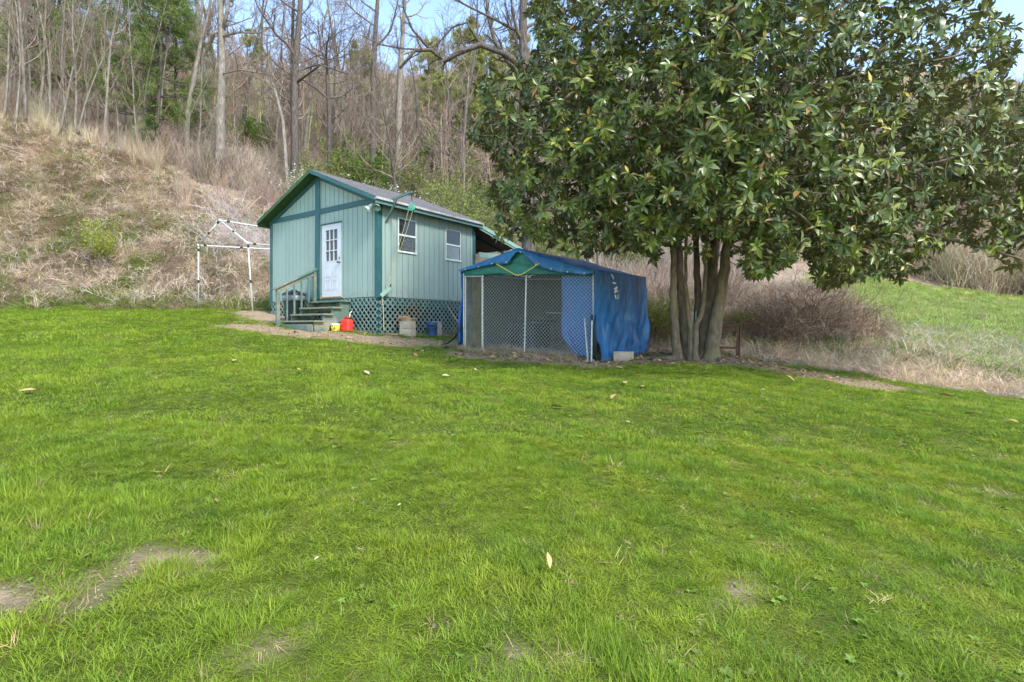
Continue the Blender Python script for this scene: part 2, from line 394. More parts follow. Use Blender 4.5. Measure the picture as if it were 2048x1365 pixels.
# shed and kennel frames
TH = math.radians(-35.72); SX, SY = np.array([math.cos(TH), math.sin(TH)]), np.array([-math.sin(TH), math.cos(TH)])
S0 = np.array([-3.457, 13.72]); SZ = 1.38
def SW(x, y, z=0.0):
    p = S0 + SX * x + SY * y; return Vector((p[0], p[1], SZ + z))
K0 = np.array([-1.155, 12.75]); K1 = np.array([1.685, 10.96]); KX = K1 - K0; KD = np.array([.533, .845]) * 3.12
def inshed(X, Y, m=0.0):
    dx = X - S0[0]; dy = Y - S0[1]; a = dx * SX[0] + dy * SX[1]; b = dx * SY[0] + dy * SY[1]
    return (a > -5.06 - m) & (a < m) & (b > -m) & (b < 3.85 + m)
def inken(X, Y, m=0.0):
    dx = X - K0[0]; dy = Y - K0[1]; a = (dx * KX[0] + dy * KX[1]) / (KX @ KX); b = (dx * KD[0] + dy * KD[1]) / (KD @ KD)
    return (a > -m) & (a < 1 + m) & (b > -m) & (b < 1 + m)

DIRT = [((485, 654), (620, 672), .6), ((600, 666), (765, 682), .62), ((765, 682), (905, 690), .75), ((860, 664), (900, 668), .6),
        ((925, 710), (1190, 729), .5), ((1200, 722), (1480, 722), .85), ((1470, 724), (1755, 774), .48), ((1290, 700), (1340, 700), 1.3),
        ((520, 625), (560, 640), .8),
        ((300, 1108), (160, 1222), .085), ((285, 1105), (420, 1118), .06), ((-10, 1190), (35, 1215), .08),
        ((885, 1250), (895, 1262), .06), ((1120, 1160), (1140, 1180), .05), ((1440, 1172), (1470, 1176), .03), ((1250, 1245), (1270, 1252), .03),
        ((1905, 972), (2035, 992), .05), ((1545, 958), (1600, 970), .03), ((1300, 955), (1325, 960), .05), ((1650, 853), (1680, 857), .05),
        ((520, 1300), (540, 1320), .035), ((1000, 1290), (1030, 1310), .04)]
_dirt = [(G(*a), G(*b), w) for a, b, w in DIRT]
def dirt(X, Y):
    X = np.asarray(X, float); Y = np.asarray(Y, float); m = np.zeros(X.shape)
    n = (fbm(X, Y, 2.5, 21) - .5) * 1.0; n2 = fbm(X, Y, 11, 23) - .5
    for a, b, w in _dirt:
        dx, dy = b.x - a.x, b.y - a.y; L = dx * dx + dy * dy + 1e-6
        t = np.clip(((X - a.x) * dx + (Y - a.y) * dy) / L, 0, 1)
        d = np.hypot(X - a.x - t * dx, Y - a.y - t * dy) / w
        m = np.maximum(m, 1 - sstep(.65, 1.25, d + n * (1.0 if w > .2 else .5) + n2 * .9))
    m = np.maximum(m, inshed(X, Y, .1) * 1.0); m = np.maximum(m, inken(X, Y, .03) * 1.0)
    m = np.maximum(m, .5 * sstep(.80, .88, fbm(X, Y, 4.1, 61)))
    return m

xs = np.unique(np.round(np.concatenate([np.arange(-16, 16.01, .2), np.geomspace(16, 340, 60), -np.geomspace(16, 340, 60)]), 3))
ys = np.unique(np.round(np.concatenate([np.linspace(-60, -2, 20), np.arange(-2, 20, .2), np.arange(20, 46, .4), np.geomspace(46, 300, 70)]), 3))
GX, GY = np.meshgrid(xs, ys, indexing='ij'); GZ = hz(GX, GY)
VV = np.stack([GX, GY, GZ], -1).reshape(-1, 3); ny = len(ys)
ii, jj = np.meshgrid(np.arange(len(xs) - 1), np.arange(ny - 1), indexing='ij')
q = (ii * ny + jj).ravel(); FQ = np.stack([q, q + ny, q + ny + 1, q + 1], -1)
cx = VV[FQ].mean(1); fz = zone(cx[:, 0], cx[:, 1])

def mat_ground(name, c1, c2, c3, sc=6.0, dirtcol=None):
    m, nt, b = mat_base(name); v = coord(nt, (1, 1, 1))
    f = noise_n(nt, sc, 7, v, .65); c = ramp2(nt, f, c1, c2, .35, .65)
    g = ramp2(nt, noise_n(nt, sc * .18, 4, v), (0, 0, 0), (1, 1, 1), .45, .65); c = mix(nt, g, c, c3)
    if dirtcol:
        a = nt.nodes.new('ShaderNodeAttribute'); a.attribute_name = 'dirt'
        d = ramp2(nt, noise_n(nt, 14, 8, v, .7), dirtcol[0], dirtcol[1], .3, .7)
        c = mix(nt, a.outputs['Fac'], c, d)
    nt.links.new(c, b.inputs['Base Color']); b.inputs['Roughness'].default_value = 1; b.inputs['Specular IOR Level'].default_value = .05
    bump(nt, b, noise_n(nt, sc * 5, 8, v, .7), .8, .04); return m
MG = [mat_ground('lawn_soil', (.05, .08, .012), (.10, .13, .025), (.13, .15, .03), 8, ((.22, .155, .095), (.45, .345, .23))),
      mat_ground('bank_soil', (.10, .07, .045), (.20, .15, .09), (.09, .10, .03), 5),
      mat_ground('meadow_soil', (.11, .17, .03), (.19, .25, .055), (.24, .24, .08), 3),
      mat_ground('leaf_litter_soil', (.17, .12, .085), (.33, .25, .18), (.22, .18, .12), 3.5)]
for k, (nm, lab) in enumerate([('lawn', 'green mown lawn sloping up to the shed'), ('grassy_bank', 'steep bank of flattened dry grass'), ('meadow', 'pale green meadow beyond the brush'), ('hillside', 'wooded hillside floor of brown leaf litter')]):
    fs = FQ[fz == k]; idx, inv = np.unique(fs.ravel(), return_inverse=True)
    me = npmesh(nm, VV[idx], inv.reshape(-1, 4), MG[k], smooth=True)
    if k == 0:
        a = me.attributes.new('dirt', 'FLOAT', 'POINT'); a.data.foreach_set('value', dirt(VV[idx, 0], VV[idx, 1]).astype(np.float32))
    tag(link(nm, me), lab, nm.replace('_', ' '), kind='structure')

# ------------------------------------------------------------------ scatter (stuff)
def scatter(name, pts, rot, scl, tint, sources, label, cat, seed=1):
    """one stuff object: instances of the source meshes on given points"""
    n = len(pts); r = rng_(seed)
    me = bpy.data.meshes.new(name); me.vertices.add(n); me.vertices.foreach_set('co', np.asarray(pts, np.float32).ravel())
    def att(nm, ty, key, val):
        a = me.attributes.new(nm, ty, 'POINT'); a.data.foreach_set(key, np.asarray(val).ravel())
    att('rot', 'FLOAT_VECTOR', 'vector', np.asarray(rot, np.float32)); 
    s3 = np.asarray(scl, np.float32); s3 = np.repeat(s3[:, None], 3, 1) if s3.ndim == 1 else s3
    att('scl', 'FLOAT_VECTOR', 'vector', s3); att('idx', 'INT', 'value', r.integers(0, len(sources), n).astype(np.int32))
    c4 = np.ones((n, 4), np.float32); c4[:, :3] = tint; att('tint', 'FLOAT_COLOR', 'color', c4)
    sc = bpy.data.collections.new(name + '_sources')
    for i, s in enumerate(sources): sc.objects.link(bpy.data.objects.new('%s_source_%02d' % (name, i), s))
    o = link(name, me); ng = bpy.data.node_groups.new(name, 'GeometryNodeTree')
    ng.interface.new_socket('Geometry', in_out='INPUT', socket_type='NodeSocketGeometry')
    ng.interface.new_socket('Geometry', in_out='OUTPUT', socket_type='NodeSocketGeometry')
    N = ng.nodes; L = ng.links
    gi = N.new('NodeGroupInput'); go = N.new('NodeGroupOutput'); ip = N.new('GeometryNodeInstanceOnPoints'); ci = N.new('GeometryNodeCollectionInfo')
    ci.inputs['Collection'].default_value = sc; ci.inputs['Separate Children'].default_value = True; ci.inputs['Reset Children'].default_value = True
    ip.inputs['Pick Instance'].default_value = True
    def na(nm, ty):
        a = N.new('GeometryNodeInputNamedAttribute'); a.data_type = ty; a.inputs['Name'].default_value = nm; return a.outputs['Attribute']
    L.new(gi.outputs[0], ip.inputs['Points']); L.new(ci.outputs[0], ip.inputs['Instance'])
    L.new(na('idx', 'INT'), ip.inputs['Instance Index']); L.new(na('rot', 'FLOAT_VECTOR'), ip.inputs['Rotation']); L.new(na('scl', 'FLOAT_VECTOR'), ip.inputs['Scale'])
    L.new(ip.outputs[0], go.inputs[0])
    md = o.modifiers.new('scatter', 'NODES'); md.node_group = ng
    tag(o, label, cat, kind='stuff'); return o

def blades(n, rad, hmin, hmax, wid, lean, seed, mat, seg=3, curl=.6, lie=0.0):
    """a tuft of curved tapering blades"""
    r = rng_(seed); a = r.uniform(0, 2 * np.pi, n); d = rad * np.sqrt(r.uniform(0, 1, n))
    base = np.stack([d * np.cos(a), d * np.sin(a), np.zeros(n)], -1)
    az = a + r.normal(0, .9, n); h = r.uniform(hmin, hmax, n); le = np.abs(r.normal(lean, lean * .5, n))
    dr = np.stack([np.cos(az), np.sin(az), np.zeros(n)], -1); sd_ = np.stack([-np.sin(az + r.normal(0, .7, n)), np.cos(az), np.zeros(n)], -1)
    rows = []
    for k in range(seg + 1):
        t = k / seg; ang = le + curl * t * (.5 + le) + lie
        up = np.cos(np.minimum(ang, 1.75)); ou = np.sin(np.minimum(ang, 1.75))
        if k == 0: p = base - np.array([0, 0, .01])
        else: p = p + (dr * ou[:, None] + np.array([0, 0, 1.]) * up[:, None]) * (h / seg)[:, None]
        rows.append((p.copy(), wid * (1 - t ** 1.6)))
    V = []; 
    for k, (p, w) in enumerate(rows):
        if k < seg: V += [p - sd_ * w / 2, p + sd_ * w / 2]
        else: V += [p]
    V = np.stack(V, 1); m = V.shape[1]
    fq = np.array([[2 * k, 2 * k + 1, 2 * k + 3, 2 * k + 2] for k in range(seg - 1)]); ft = np.array([[2 * seg - 2, 2 * seg - 1, 2 * seg]])
    b = (np.arange(n) * m)[:, None, None]
    return npmesh('tuft', V.reshape(-1, 3), [(b + fq).reshape(-1, 4), (b + ft).reshape(-1, 3)], mat)

def pts_in(n, x0, x1, y0, y1, seed):
    r = rng_(seed); return r.uniform(x0, x1, n), r.uniform(y0, y1, n), r

# lawn grass: three distance bands of tufts
src_near = [blades(32, .05, .03, .085, .0030, .5, 100 + i, M['grass'], 3) for i in range(5)] + [blades(20, .03, .06, .12, .0036, .4, 120, M['grass'], 4, .9)]
src_mid = [blades(24, .075, .04, .10, .0060, .45, 140 + i, M['grass'], 2) for i in range(5)]
src_far = [blades(26, .14, .045, .11, .0105, .45, 160 + i, M['grass'], 2) for i in range(5)]
def grass_tint(X, Y, r):
    n = len(X); a = fbm(X, Y, .55, 31)[:, None]; b = fbm(X, Y, 2.2, 33)[:, None]; c = r.uniform(0, 1, (n, 1))
    mid = np.array([.235, .335, .026]); yel = np.array([.36, .405, .045]); dk = np.array([.15, .25, .035])
    row = .5 + .5 * np.sin((X * .84 + Y * .54) * 2 * np.pi / .55 + 3 * fbm(X, Y, .5, 81)); rw = sstep(-.5, 3.0, X + .25 * Y)
    t = np.clip(.10 + (a - .5) * .5 + (b - .5) * 1.3 + (c - .5) * .7 + ((.5 - row) * .9 * rw)[:, None] + (fbm(X, Y, 7, 35)[:, None] - .5) * .9, -1, 1)
    col = np.where(t > 0, mid + (yel - mid) * t, mid + (dk - mid) * -t)
    dm = dirt(X, Y)[:, None]; st = (r.uniform(0, 1, (n, 1)) < .025 + .25 * dm)
    col = np.where(st, np.array([.34, .27, .13]), col)
    return col * r.uniform(.8, 1.2, (n, 1))
def lawn_band(name, n, y0, y1, umax, src, s0, seed, label):
    r = rng_(seed); Y = np.sqrt(r.uniform(y0 ** 2, y1 ** 2, n)); X = (Y * umax + 12.0 / (Y + 4)) * r.uniform(-1, 1, n)
    dm = dirt(X, Y); dens = (1 - dm) * (.55 + .6 * sstep(.25, .6, fbm(X, Y, 3.0, 51)))
    k = (zone(X, Y) == 0) & (r.uniform(0, 1, n) < dens + .03) & ~inshed(X, Y, .05) & ~inken(X, Y, 0.0)
    X, Y = X[k], Y[k]; n = len(X)
    row = .5 + .5 * np.sin((X * .84 + Y * .54) * 2 * np.pi / .55 + 3 * fbm(X, Y, .5, 81))       # mower rows
    rw = sstep(-.5, 3.0, X + .25 * Y)
    h = s0 * .72 * (.42 + .75 * sstep(.25, .75, fbm(X, Y, 1.5, 91)) + .75 * sstep(.56, .74, fbm(X, Y, 2.6, 93))) * (1 - .5 * rw * (1 - row)) * r.uniform(.7, 1.25, n) * (1 - .45 * dirt(X, Y))
    rot = np.stack([r.normal(0, .12, n), r.normal(0, .12, n), r.uniform(0, 6.28, n)], -1)
    scatter(name, np.stack([X, Y, hz(X, Y) - .004], -1), rot, np.stack([np.full(n, s0) * r.uniform(.8, 1.2, n), np.full(n, s0) * r.uniform(.8, 1.2, n), h], -1), grass_tint(X, Y, r), src, label, 'grass', seed)
lawn_band('lawn_grass', 60000, 1.3, 5.2, 1.25, src_near, 1.0, 1, 'lush green grass blades of the lawn close up')
lawn_band('lawn_grass_beyond', 40000, 5.0, 9.6, 1.2, src_mid, 1.0, 2, 'short green grass of the middle of the lawn')
lawn_band('lawn_grass_far', 42000, 9.3, 20, 1.15, src_far, 1.0, 3, 'bright green lawn grass in front of the shed and bank')

# ------------------------------------------------------------------ shed
shed = empty('shed', (S0[0], S0[1], SZ), TH)
tag(shed, 'sage green board shed with dark teal trim raised on a lattice skirt', 'shed')
W_, D_, ZB, RZ, SL = 5.06, 3.85, .97, 4.60, .414       # width, depth, wall bottom, ridge, roof slope
def roofz(x): return RZ - SL * abs(x + W_ / 2)
DOOR = (-2.37, -1.50, 1.03, 3.06)
WINS = [(.65, 1.31, 2.22, 3.12), (2.51, 3.18, 2.20, 3.10)]
def pieces(a, b, zb, zta, ztb, holes):
    """cut a plank a..b between zb and its top by rectangular openings"""
    out = []
    for x0, x1, z0, z1 in holes:
        if b > x0 and a < x1:
            out.append((a, b, zb, z0, z0)) if z0 > zb + .01 else None
            out.append((a, b, z1, zta, ztb))
            if a < x0: out.append((a, x0, z0, z1, z1))
            if b > x1: out.append((x1, b, z0, z1, z1))
            return out
    return [(a, b, zb, zta, ztb)]
r0 = random.Random(4)
GAP = .009
n = 25; pw = W_ / n
for i in range(n):
    a = -W_ + i * pw + GAP; b = -W_ + (i + 1) * pw - GAP; y0 = -.022 - r0.uniform(0, .003)
    for (x0, x1, zb, za, zc) in pieces(a, b, ZB, roofz(a) - .03, roofz(b) - .03, [DOOR]):
        MB().hexa([(x0, y0, zb), (x1, y0, zb), (x1, 0, zb), (x0, 0, zb), (x0, y0, za), (x1, y0, zc), (x1, 0, zc), (x0, 0, za)]).build('plank', M['siding'], shed)
n = 19; pw = D_ / n; ZE = roofz(0) - .06
for i in range(n):
    a = i * pw + GAP; b = (i + 1) * pw - GAP; x1_ = .022 + r0.uniform(0, .003)
    for (y0, y1, zb, za, zc) in pieces(a, b, ZB, ZE, ZE, WINS): MB().box(0, x1_, y0, y1, zb, za).build('plank', M['siding'], shed)
m = MB()                                             # body behind the planks (gable prism)
g = .002
pf = [(-W_ + g, ZB + .01), (-g, ZB + .01), (-g, roofz(0) - .06), (-W_ / 2, RZ - .06), (-W_ + g, roofz(-W_) - .06)]
m.add([(x, .0 + .001, z) for x, z in pf] + [(x, D_ - .001, z) for x, z in pf], [(4, 3, 2, 1, 0), (5, 6, 7, 8, 9)] + [(k, (k + 1) % 5, 5 + (k + 1) % 5, 5 + k) for k in range(5)])
m.build('wall', M['groove'], shed)
def trimbox(*a): return MB().box(*a).build('trim_board', M['trim'], shed, bevel=.004)
trimbox(-.10, .042, -.045, -.026, ZB - .03, roofz(0) - .10)       # corner boards, the front one runs down to the ground
trimbox(.026, .045, -.024, .09, ZB - .03, ZE - .01)
MB().box(-.10, -.012, .012, .10, -.3, ZB - .031).build('corner_post', M['trim'], shed)
trimbox(-W_ - .02, -W_ + .11, -.045, -.026, ZB - .12, roofz(-W_) - .10)
trimbox(-W_ / 2 - .16, -W_ / 2 + .06, -.050, -.026, ZB + .0, RZ - .12)
trimbox(-W_ + .11, -W_ / 2 - .16, -.044, -.026, 3.40, 3.55)
trimbox(-W_ / 2 + .06, -.10, -.044, -.026, 3.40, 3.55)
trimbox(.026, .046, D_ - .10, D_ + .02, ZB, ZE - .02)
for s in (-1, 1):                                     # rake trim under the roof edge
    xa = -W_ / 2; xb = -W_ / 2 + s * (W_ / 2 + .02)
    m = MB(); za = roofz(xa) - .075; zb = roofz(xb) - .075
    if s < 0: m.hexa([(xb, -.056, zb - .13), (xa, -.056, za - .13), (xa, -.028, za - .13), (xb, -.028, zb - .13), (xb, -.056, zb), (xa, -.056, za), (xa, -.028, za), (xb, -.028, zb)])
    else: m.hexa([(xa, -.057, za - .13), (xb, -.057, zb - .13), (xb, -.029, zb - .13), (xa, -.029, za - .13), (xa, -.057, za), (xb, -.057, zb), (xb, -.029, zb), (xa, -.029, za)])
    m.build('trim_board', M['trim'], shed)
# roof: two slabs, shingle courses, soffit, fascia, drip edge
OV, OE = .31, .24
rs = random.Random(8)
for s in (-1, 1):
    roof = None
    xa = -W_ / 2; xb = -W_ / 2 + s * (W_ / 2 + OE); za = RZ - .05; zb = RZ - .05 - SL * (W_ / 2 + OE); t = .06
    m = MB(); p = [(xa, -OV, za), (xb, -OV, zb), (xb, D_ + .12, zb), (xa, D_ + .12, za)]
    if s < 0: p = [p[1], p[0], p[3], p[2]]
    m.hexa(p + [(x, y, z + t) for x, y, z in p])
    roof = m.build('roof', M['soffit'], shed)
    nc = 20; L = W_ / 2 + OE + .02; mm = MB()
    for k in range(nc):
        f0, f1 = k / nc, (k + 1) / nc + .012
        y = -OV - .02
        while y < D_ + .14:
            wd = min(rs.uniform(.28, .36), D_ + .14 - y)
            xA = -W_ / 2 + s * L * f0; xB = -W_ / 2 + s * L * f1; zA = za + t + .004 - SL * L * f0; zB = za + t + .004 - SL * L * f1
            lift = .012 + rs.uniform(0, .006)
            q_ = [(xA, y, zA), (xB, y, zB), (xB, y + wd - .006, zB), (xA, y + wd - .006, zA)]
            if s < 0: q_ = [q_[1], q_[0], q_[3], q_[2]]
            up = [lift, lift * 1.4, lift * 1.4, lift] if s > 0 else [lift * 1.4, lift, lift, lift * 1.4]
            mm.hexa(q_ + [(x, yy, z + u_) for (x, yy, z), u_ in zip(q_, up)]); y += wd
    o = mm.build('shingles', M['shingle'], roof); o['kind'] = 'stuff'
    m = MB(); sg = s
    zt = zb + t
    if s > 0: m.box(xb + .002, xb + .028, -OV + .003, D_ + .118, zb - .10, zt - .062)
    else: m.box(xb - .028, xb - .002, -OV + .003, D_ + .118, zb - .09, zt - .035)
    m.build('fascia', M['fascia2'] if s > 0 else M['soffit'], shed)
    m = MB()
    if s > 0: m.box(xb + .003, xb + .075, -OV - .012, D_ + .13, zt - .061, zt - .002)
    else: m.box(xb - .045, xb - .003, -OV - .012, D_ + .13, zt - .034, zt + .004)
    m.build('drip_edge', M['drip'], shed)
    m = MB(); y0 = -OV - .03; y1 = -OV - .002           # rake fascia on the gable edge
    p = [(xa, y0, za - .035), (xb, y0, zb - .035), (xb, y1, zb - .035), (xa, y1, za - .035)]
    if s < 0: p = [p[1], p[0], p[3], p[2]]
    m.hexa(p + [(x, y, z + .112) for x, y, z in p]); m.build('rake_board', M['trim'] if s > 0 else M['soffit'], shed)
# door
dr = empty('door', (0, 0, 0)); dr.parent = shed
x0, x1, z0, z1 = DOOR; dw = x1 - x0; dh = z1 - z0
wx0, wx1, wz0, wz1 = x0 + .2 * dw, x0 + .83 * dw, z0 + .485 * dh, z0 + .925 * dh
m = MB(); yf, yb = -.040, -.004
m.box(x0 + .004, wx0, yf, yb, z0, z1 - .004); m.box(wx1, x1 - .004, yf, yb, z0, z1 - .004); m.box(wx0, wx1, yf, yb, z0, wz0); m.box(wx0, wx1, yf, yb, wz1, z1 - .004)
m.build('door_slab', M['white'], dr)
for i in range(3):
    for j in range(3):
        cw = (wx1 - wx0) / 3; ch = (wz1 - wz0) / 3
        MB().box(wx0 + i * cw + .012, wx0 + (i + 1) * cw - .012, -.022, -.012, wz0 + j * ch + .012, wz0 + (j + 1) * ch - .012).build('pane', M['glass'], dr)
m = MB()
for i in range(4): m.box(wx0 + i * (wx1 - wx0) / 3 - .013, wx0 + i * (wx1 - wx0) / 3 + .013, -.046, -.010, wz0 - .013, wz1 + .013)
for j in range(4):
    for i in range(3): m.box(wx0 + i * (wx1 - wx0) / 3 + .0131, wx0 + (i + 1) * (wx1 - wx0) / 3 - .0131, -.045, -.010, wz0 + j * (wz1 - wz0) / 3 - .012, wz0 + j * (wz1 - wz0) / 3 + .012)
m.build('muntin_grid', M['white'], dr)
for i in range(2):
    for j in range(2):
        a = x0 + .17 * dw + i * .36 * dw; b = a + .29 * dw; c = z0 + (.09, .27)[j] * dh; d = c + (.14, .145)[j] * dh
        m = MB().box(a, b, -.046, -.039, c, c + .018); m.box(a, b, -.046, -.039, d - .018, d); m.box(a, a + .018, -.046, -.039, c + .0181, d - .0181); m.box(b - .018, b, -.046, -.039, c + .0181, d - .0181)
        m.box(a + .045, b - .045, -.0445, -.0392, c + .045, d - .045)
        m.build('raised_panel', M['white'], dr)
m = MB().lathe([(0, 0), (.028, .003), (.03, .02), (.012, .03), (.012, .045), (.028, .055), (.03, .075), (.018, .09), (0, .092)], 14)
k = m.build('door_knob', M['brass'], dr, True); k.rotation_euler = (math.radians(90), 0, 0); k.location = (x1 - .06, -.04, z0 + .46 * dh)
m = MB().lathe([(0, 0), (.024, .002), (.024, .018), (.01, .025), (0, .026)], 14)
k = m.build('deadbolt', M['brass'], dr, True); k.rotation_euler = (math.radians(90), 0, 0); k.location = (x1 - .06, -.04, z0 + .52 * dh)
MB().box(x0 - .03, x1 + .03, -.075, -.026, z1 + .002, z1 + .03).build('drip_cap', M['trim'], dr)
MB().box(x0 - .02, x1 + .05, -.09, -.003, z0 - .035, z0 - .003).build('threshold', M['board'], dr)
# windows
for wi, (y0, y1, z0, z1) in enumerate(WINS):
    w = empty('window', (0, 0, 0)); w.parent = shed
    m = MB(); t = .022; zm = z0 + (z1 - z0) * .50
    m.box(.003, .036, y0 + .001, y0 + t, z0 + .001, z1 - .001); m.box(.003, .036, y1 - t, y1 - .001, z0 + .001, z1 - .001)
    m.box(.003, .036, y0 + t, y1 - t, z1 - t, z1 - .001); m.build('frame', M['winframe'], w)
    MB().box(.004, .042, y0 + t, y1 - t, zm - .028, zm + .018).build('meeting_rail', M['winframe'], w)
    MB().box(.003, .055, y0 - .01, y1 + .012, z0 - .03, z0 + .016).build('sill', M['winframe'], w)
    MB().box(.006, .018, y0 + t, y1 - t, zm + .018, z1 - t).build('pane', M['glass'], w)
    MB().box(.0035, .0055, y0 + t, y1 - t, z0 + .016, zm - .028).build('reflection_card', M['reflection_card' if wi else 'reflection_mottle'], w)  # added patterned card, standing in for interior and reflections in the lower pane
    MB().box(.012, .016, y0 + t, y1 - t, z0 + .016, zm - .028).build('pane', M['pane'], w)
# lattice skirt: every slat its own piece, two layers
sl_mesh = {}
def lattice(face, w, ylay):
    z0, z1 = -.22, ZB - .015; p = .172; h = z1 - z0
    for dirn in (1, -1):
        k = -h
        while k < w:
            t0 = max(0, -k) ; t1 = min(h, w - k)
            if t1 - t0 > .06:
                a, b = (k + t0, z0 + t0), (k + t1, z0 + t1)
                if dirn < 0: a, b = (w - a[0], a[1]), (w - b[0], b[1])
                off = ylay + (.009 if dirn < 0 else 0)
                m = MB()
                if face == 'front': m.bar((a[0] - w, -off, a[1]), (b[0] - w, -off, b[1]), .008, .038, (0, 0, 1))
                else: m.bar((off, a[0], a[1]), (off, b[0], b[1]), .008, .038, (0, 0, 1))
                m.build('lattice_slat', M['lattice'], shed)
            k += p
lattice('front', W_ - .02, .012)
for o in [c for c in shed.children if c.name.startswith('lattice_slat')]: o.location.x = -.001
lattice('side', D_ - .02, .012)
for o in [c for c in shed.children if c.name.startswith('lattice_slat') and c.location.x == 0.0]: o.location.y = .01
MB().box(-W_ + .02, -.15, .012, .05, ZB - .24, ZB + .008).build('rim_joist', M['trim'], shed)
MB().box(-.05, -.012, .06, D_ - .02, ZB - .24, ZB + .006).build('rim_joist', M['trim'], shed)
MB().box(-W_ + .02, -W_ + .06, .06, D_ - .02, -.2, ZB).build('skirt_board', M['trim'], shed)
MB().box(-W_ + .07, -.06, D_ - .06, D_ - .02, -.2, ZB).build('skirt_board', M['trim'], shed)
MB().box(-W_ + .08, -.42, .40, .42, -.3, ZB - .001).build('crawl_space_shade_sheet', M['dark'], shed)  # added dark sheets standing in for the shade behind the lattice
MB().box(-.42, -.40, .40, D_ - .08, -.3, ZB - .001).build('crawl_space_shade_sheet', M['dark'], shed)
for (px_, py_) in ((-2.5, 2.2),):
    MB().box(px_ - .1, px_ + .1, py_ - .1, py_ + .1, -.3, ZB - .002).build('pier', M['conc'], shed)
# lean-to at the back
lt = empty('lean_to', (0, 0, 0)); lt.parent = shed
zA, zB_ = 3.42, 2.92; yA, yB = D_ + .02, D_ + 2.35
m = MB(); m.hexa([(-4.6, yA, zA), (.22, yA, zA), (.22, yB, zB_), (-4.6, yB, zB_), (-4.6, yA, zA + .03), (.22, yA, zA + .03), (.22, yB, zB_ + .03), (-4.6, yB, zB_ + .03)])
m.build('lean_to_roof', M['shingle'], lt)
MB().bar((.235, yA, zA - .04), (.235, yB + .02, zB_ - .04), .028, .12).build('rake_board', M['fascia'], lt)
MB().bar((.21, yA, zA - .14), (.21, yB - .3, zB_ - .06), .03, .05).build('rafter', M['fascia'], lt)
for k in range(5): MB().bar((-.6 - k * .9, yA, zA - .06), (-.6 - k * .9, yB, zB_ - .06), .04, .09).build('rafter', M['trim'], lt)
MB().bar((.19, yA, 2.46), (.19, yB - .55, 2.56), .04, .16).build('tie_beam', M['fascia'], lt)
MB().bar((.17, yA + 1.55, 2.66), (.17, yA + 2.0, 2.88), .04, .14).build('brace', M['fascia'], lt)
for xx in (.12, -4.4):
    MB().box(xx - .05, xx + .05, yB - .35, yB - .25, -.2, 2.97).build('post', M['trim'], lt)

# flood light on the corner
fl = empty('flood_light', SW(.03, -.03, 3.34), TH); tag(fl, 'pale green twin bell flood light on the shed corner below the eave', 'light')
MB().box(-.05, .06, -.05, .02, -.05, .05).build('junction_box', M['fascia'], fl, bevel=.006)
for s in (-1, 1):
    prof = [(0, 0), (.03, 0), (.035, .04), (.045, .09), (.085, .16), (.09, .165), (.08, .16), (.04, .1), (0, .09)]
    o = MB().lathe(prof, 16).build('lamp_head', M['winframe'] if s < 0 else M['fascia'], fl, True)
    o.scale = (1.2, 1.2, 1.2); o.location = (s * .11 + .02, -.12, .0); o.rotation_euler = (math.radians(150), math.radians(-s * 22), 0)
    MB().tube([(s * .02, -.04, 0), (s * .085 + .02, -.1, .005)], .012, 6).build('swivel_arm', M['fascia'], fl)
# hoist bracket, pulley and ropes
hb = empty('hoist_bracket', SW(.03, .22, 3.47), TH); tag(hb, 'green wooden hoist arm with diagonal brace jutting from the shed eave', 'bracket')
MB().bar((0, 0, -.02), (.98, 0, .10), .04, .055).build('arm', M['fascia2'], hb)
MB().bar((.0, 0, -.55), (.42, .0, .0), .035, .04).build('brace', M['fascia2'], hb)
MB().tube([(.93, .0, .15), (.93, .05, .13), (.90, .06, -.05)], .01, 6).build('hook', M['grip'], hb)
pu = empty('pulley', SW(.98, .24, 3.18), TH); tag(pu, 'green pulley wheel hanging from the hoist arm', 'pulley')
o = MB().lathe([(0, -.025), (.09, -.025), (.095, -.02), (.07, 0), (.095, .02), (.09, .025), (0, .025)], 20).build('wheel', M['pulley'], pu, True); o.rotation_euler = (math.radians(80), 0, .5)
MB().box(-.05, .05, -.036, -.028, -.02, .14).build('cheek_plate', M['fascia'], pu); MB().box(-.05, .05, .028, .036, -.02, .14).build('cheek_plate', M['fascia'], pu)
MB().tube([(0, 0, .12), (.0, .01, .36)], .009, 6).build('hanger', M['grip'], pu)
ra, rb = SW(.98, .20, 3.12), SW(.13, .14, 1.16)
for nm, d, lb in (('rope', .06, 'pale rope running from the pulley down past the window'), ('rope', -.05, 'second strand of pale rope hung from the pulley')):
    a = ra + Vector((d, 0, 0)); b = rb + Vector((d * .12, 0, 0)); c = (a + b) / 2 + Vector((0, 0, -.06))
    tag(MB().tube([a, (a + c) / 2 - Vector((0, 0, .02)), c, (b + c) / 2 - Vector((0, 0, .02)), b], .007, 6).build('rope', M['rope']), lb, 'rope')
cl = empty('rope_cleat', SW(.06, .10, 1.05), TH); tag(cl, 'pale green wooden rope cleat at the foot of the shed corner', 'cleat')
MB().bar((-.02, -.05, -.07), (.12, .14, .16), .05, .11).build('block', M['fascia'], cl); MB().tube([(.10, .12, .14), (.15, .14, .24)], .014, 6).build('knot', M['grip'], cl)
MB().tube([(0, -.02, -.12), (.02, .0, -.6), (.01, .02, -.95)], .011, 6).build('rope_tail', M['rope'], cl)

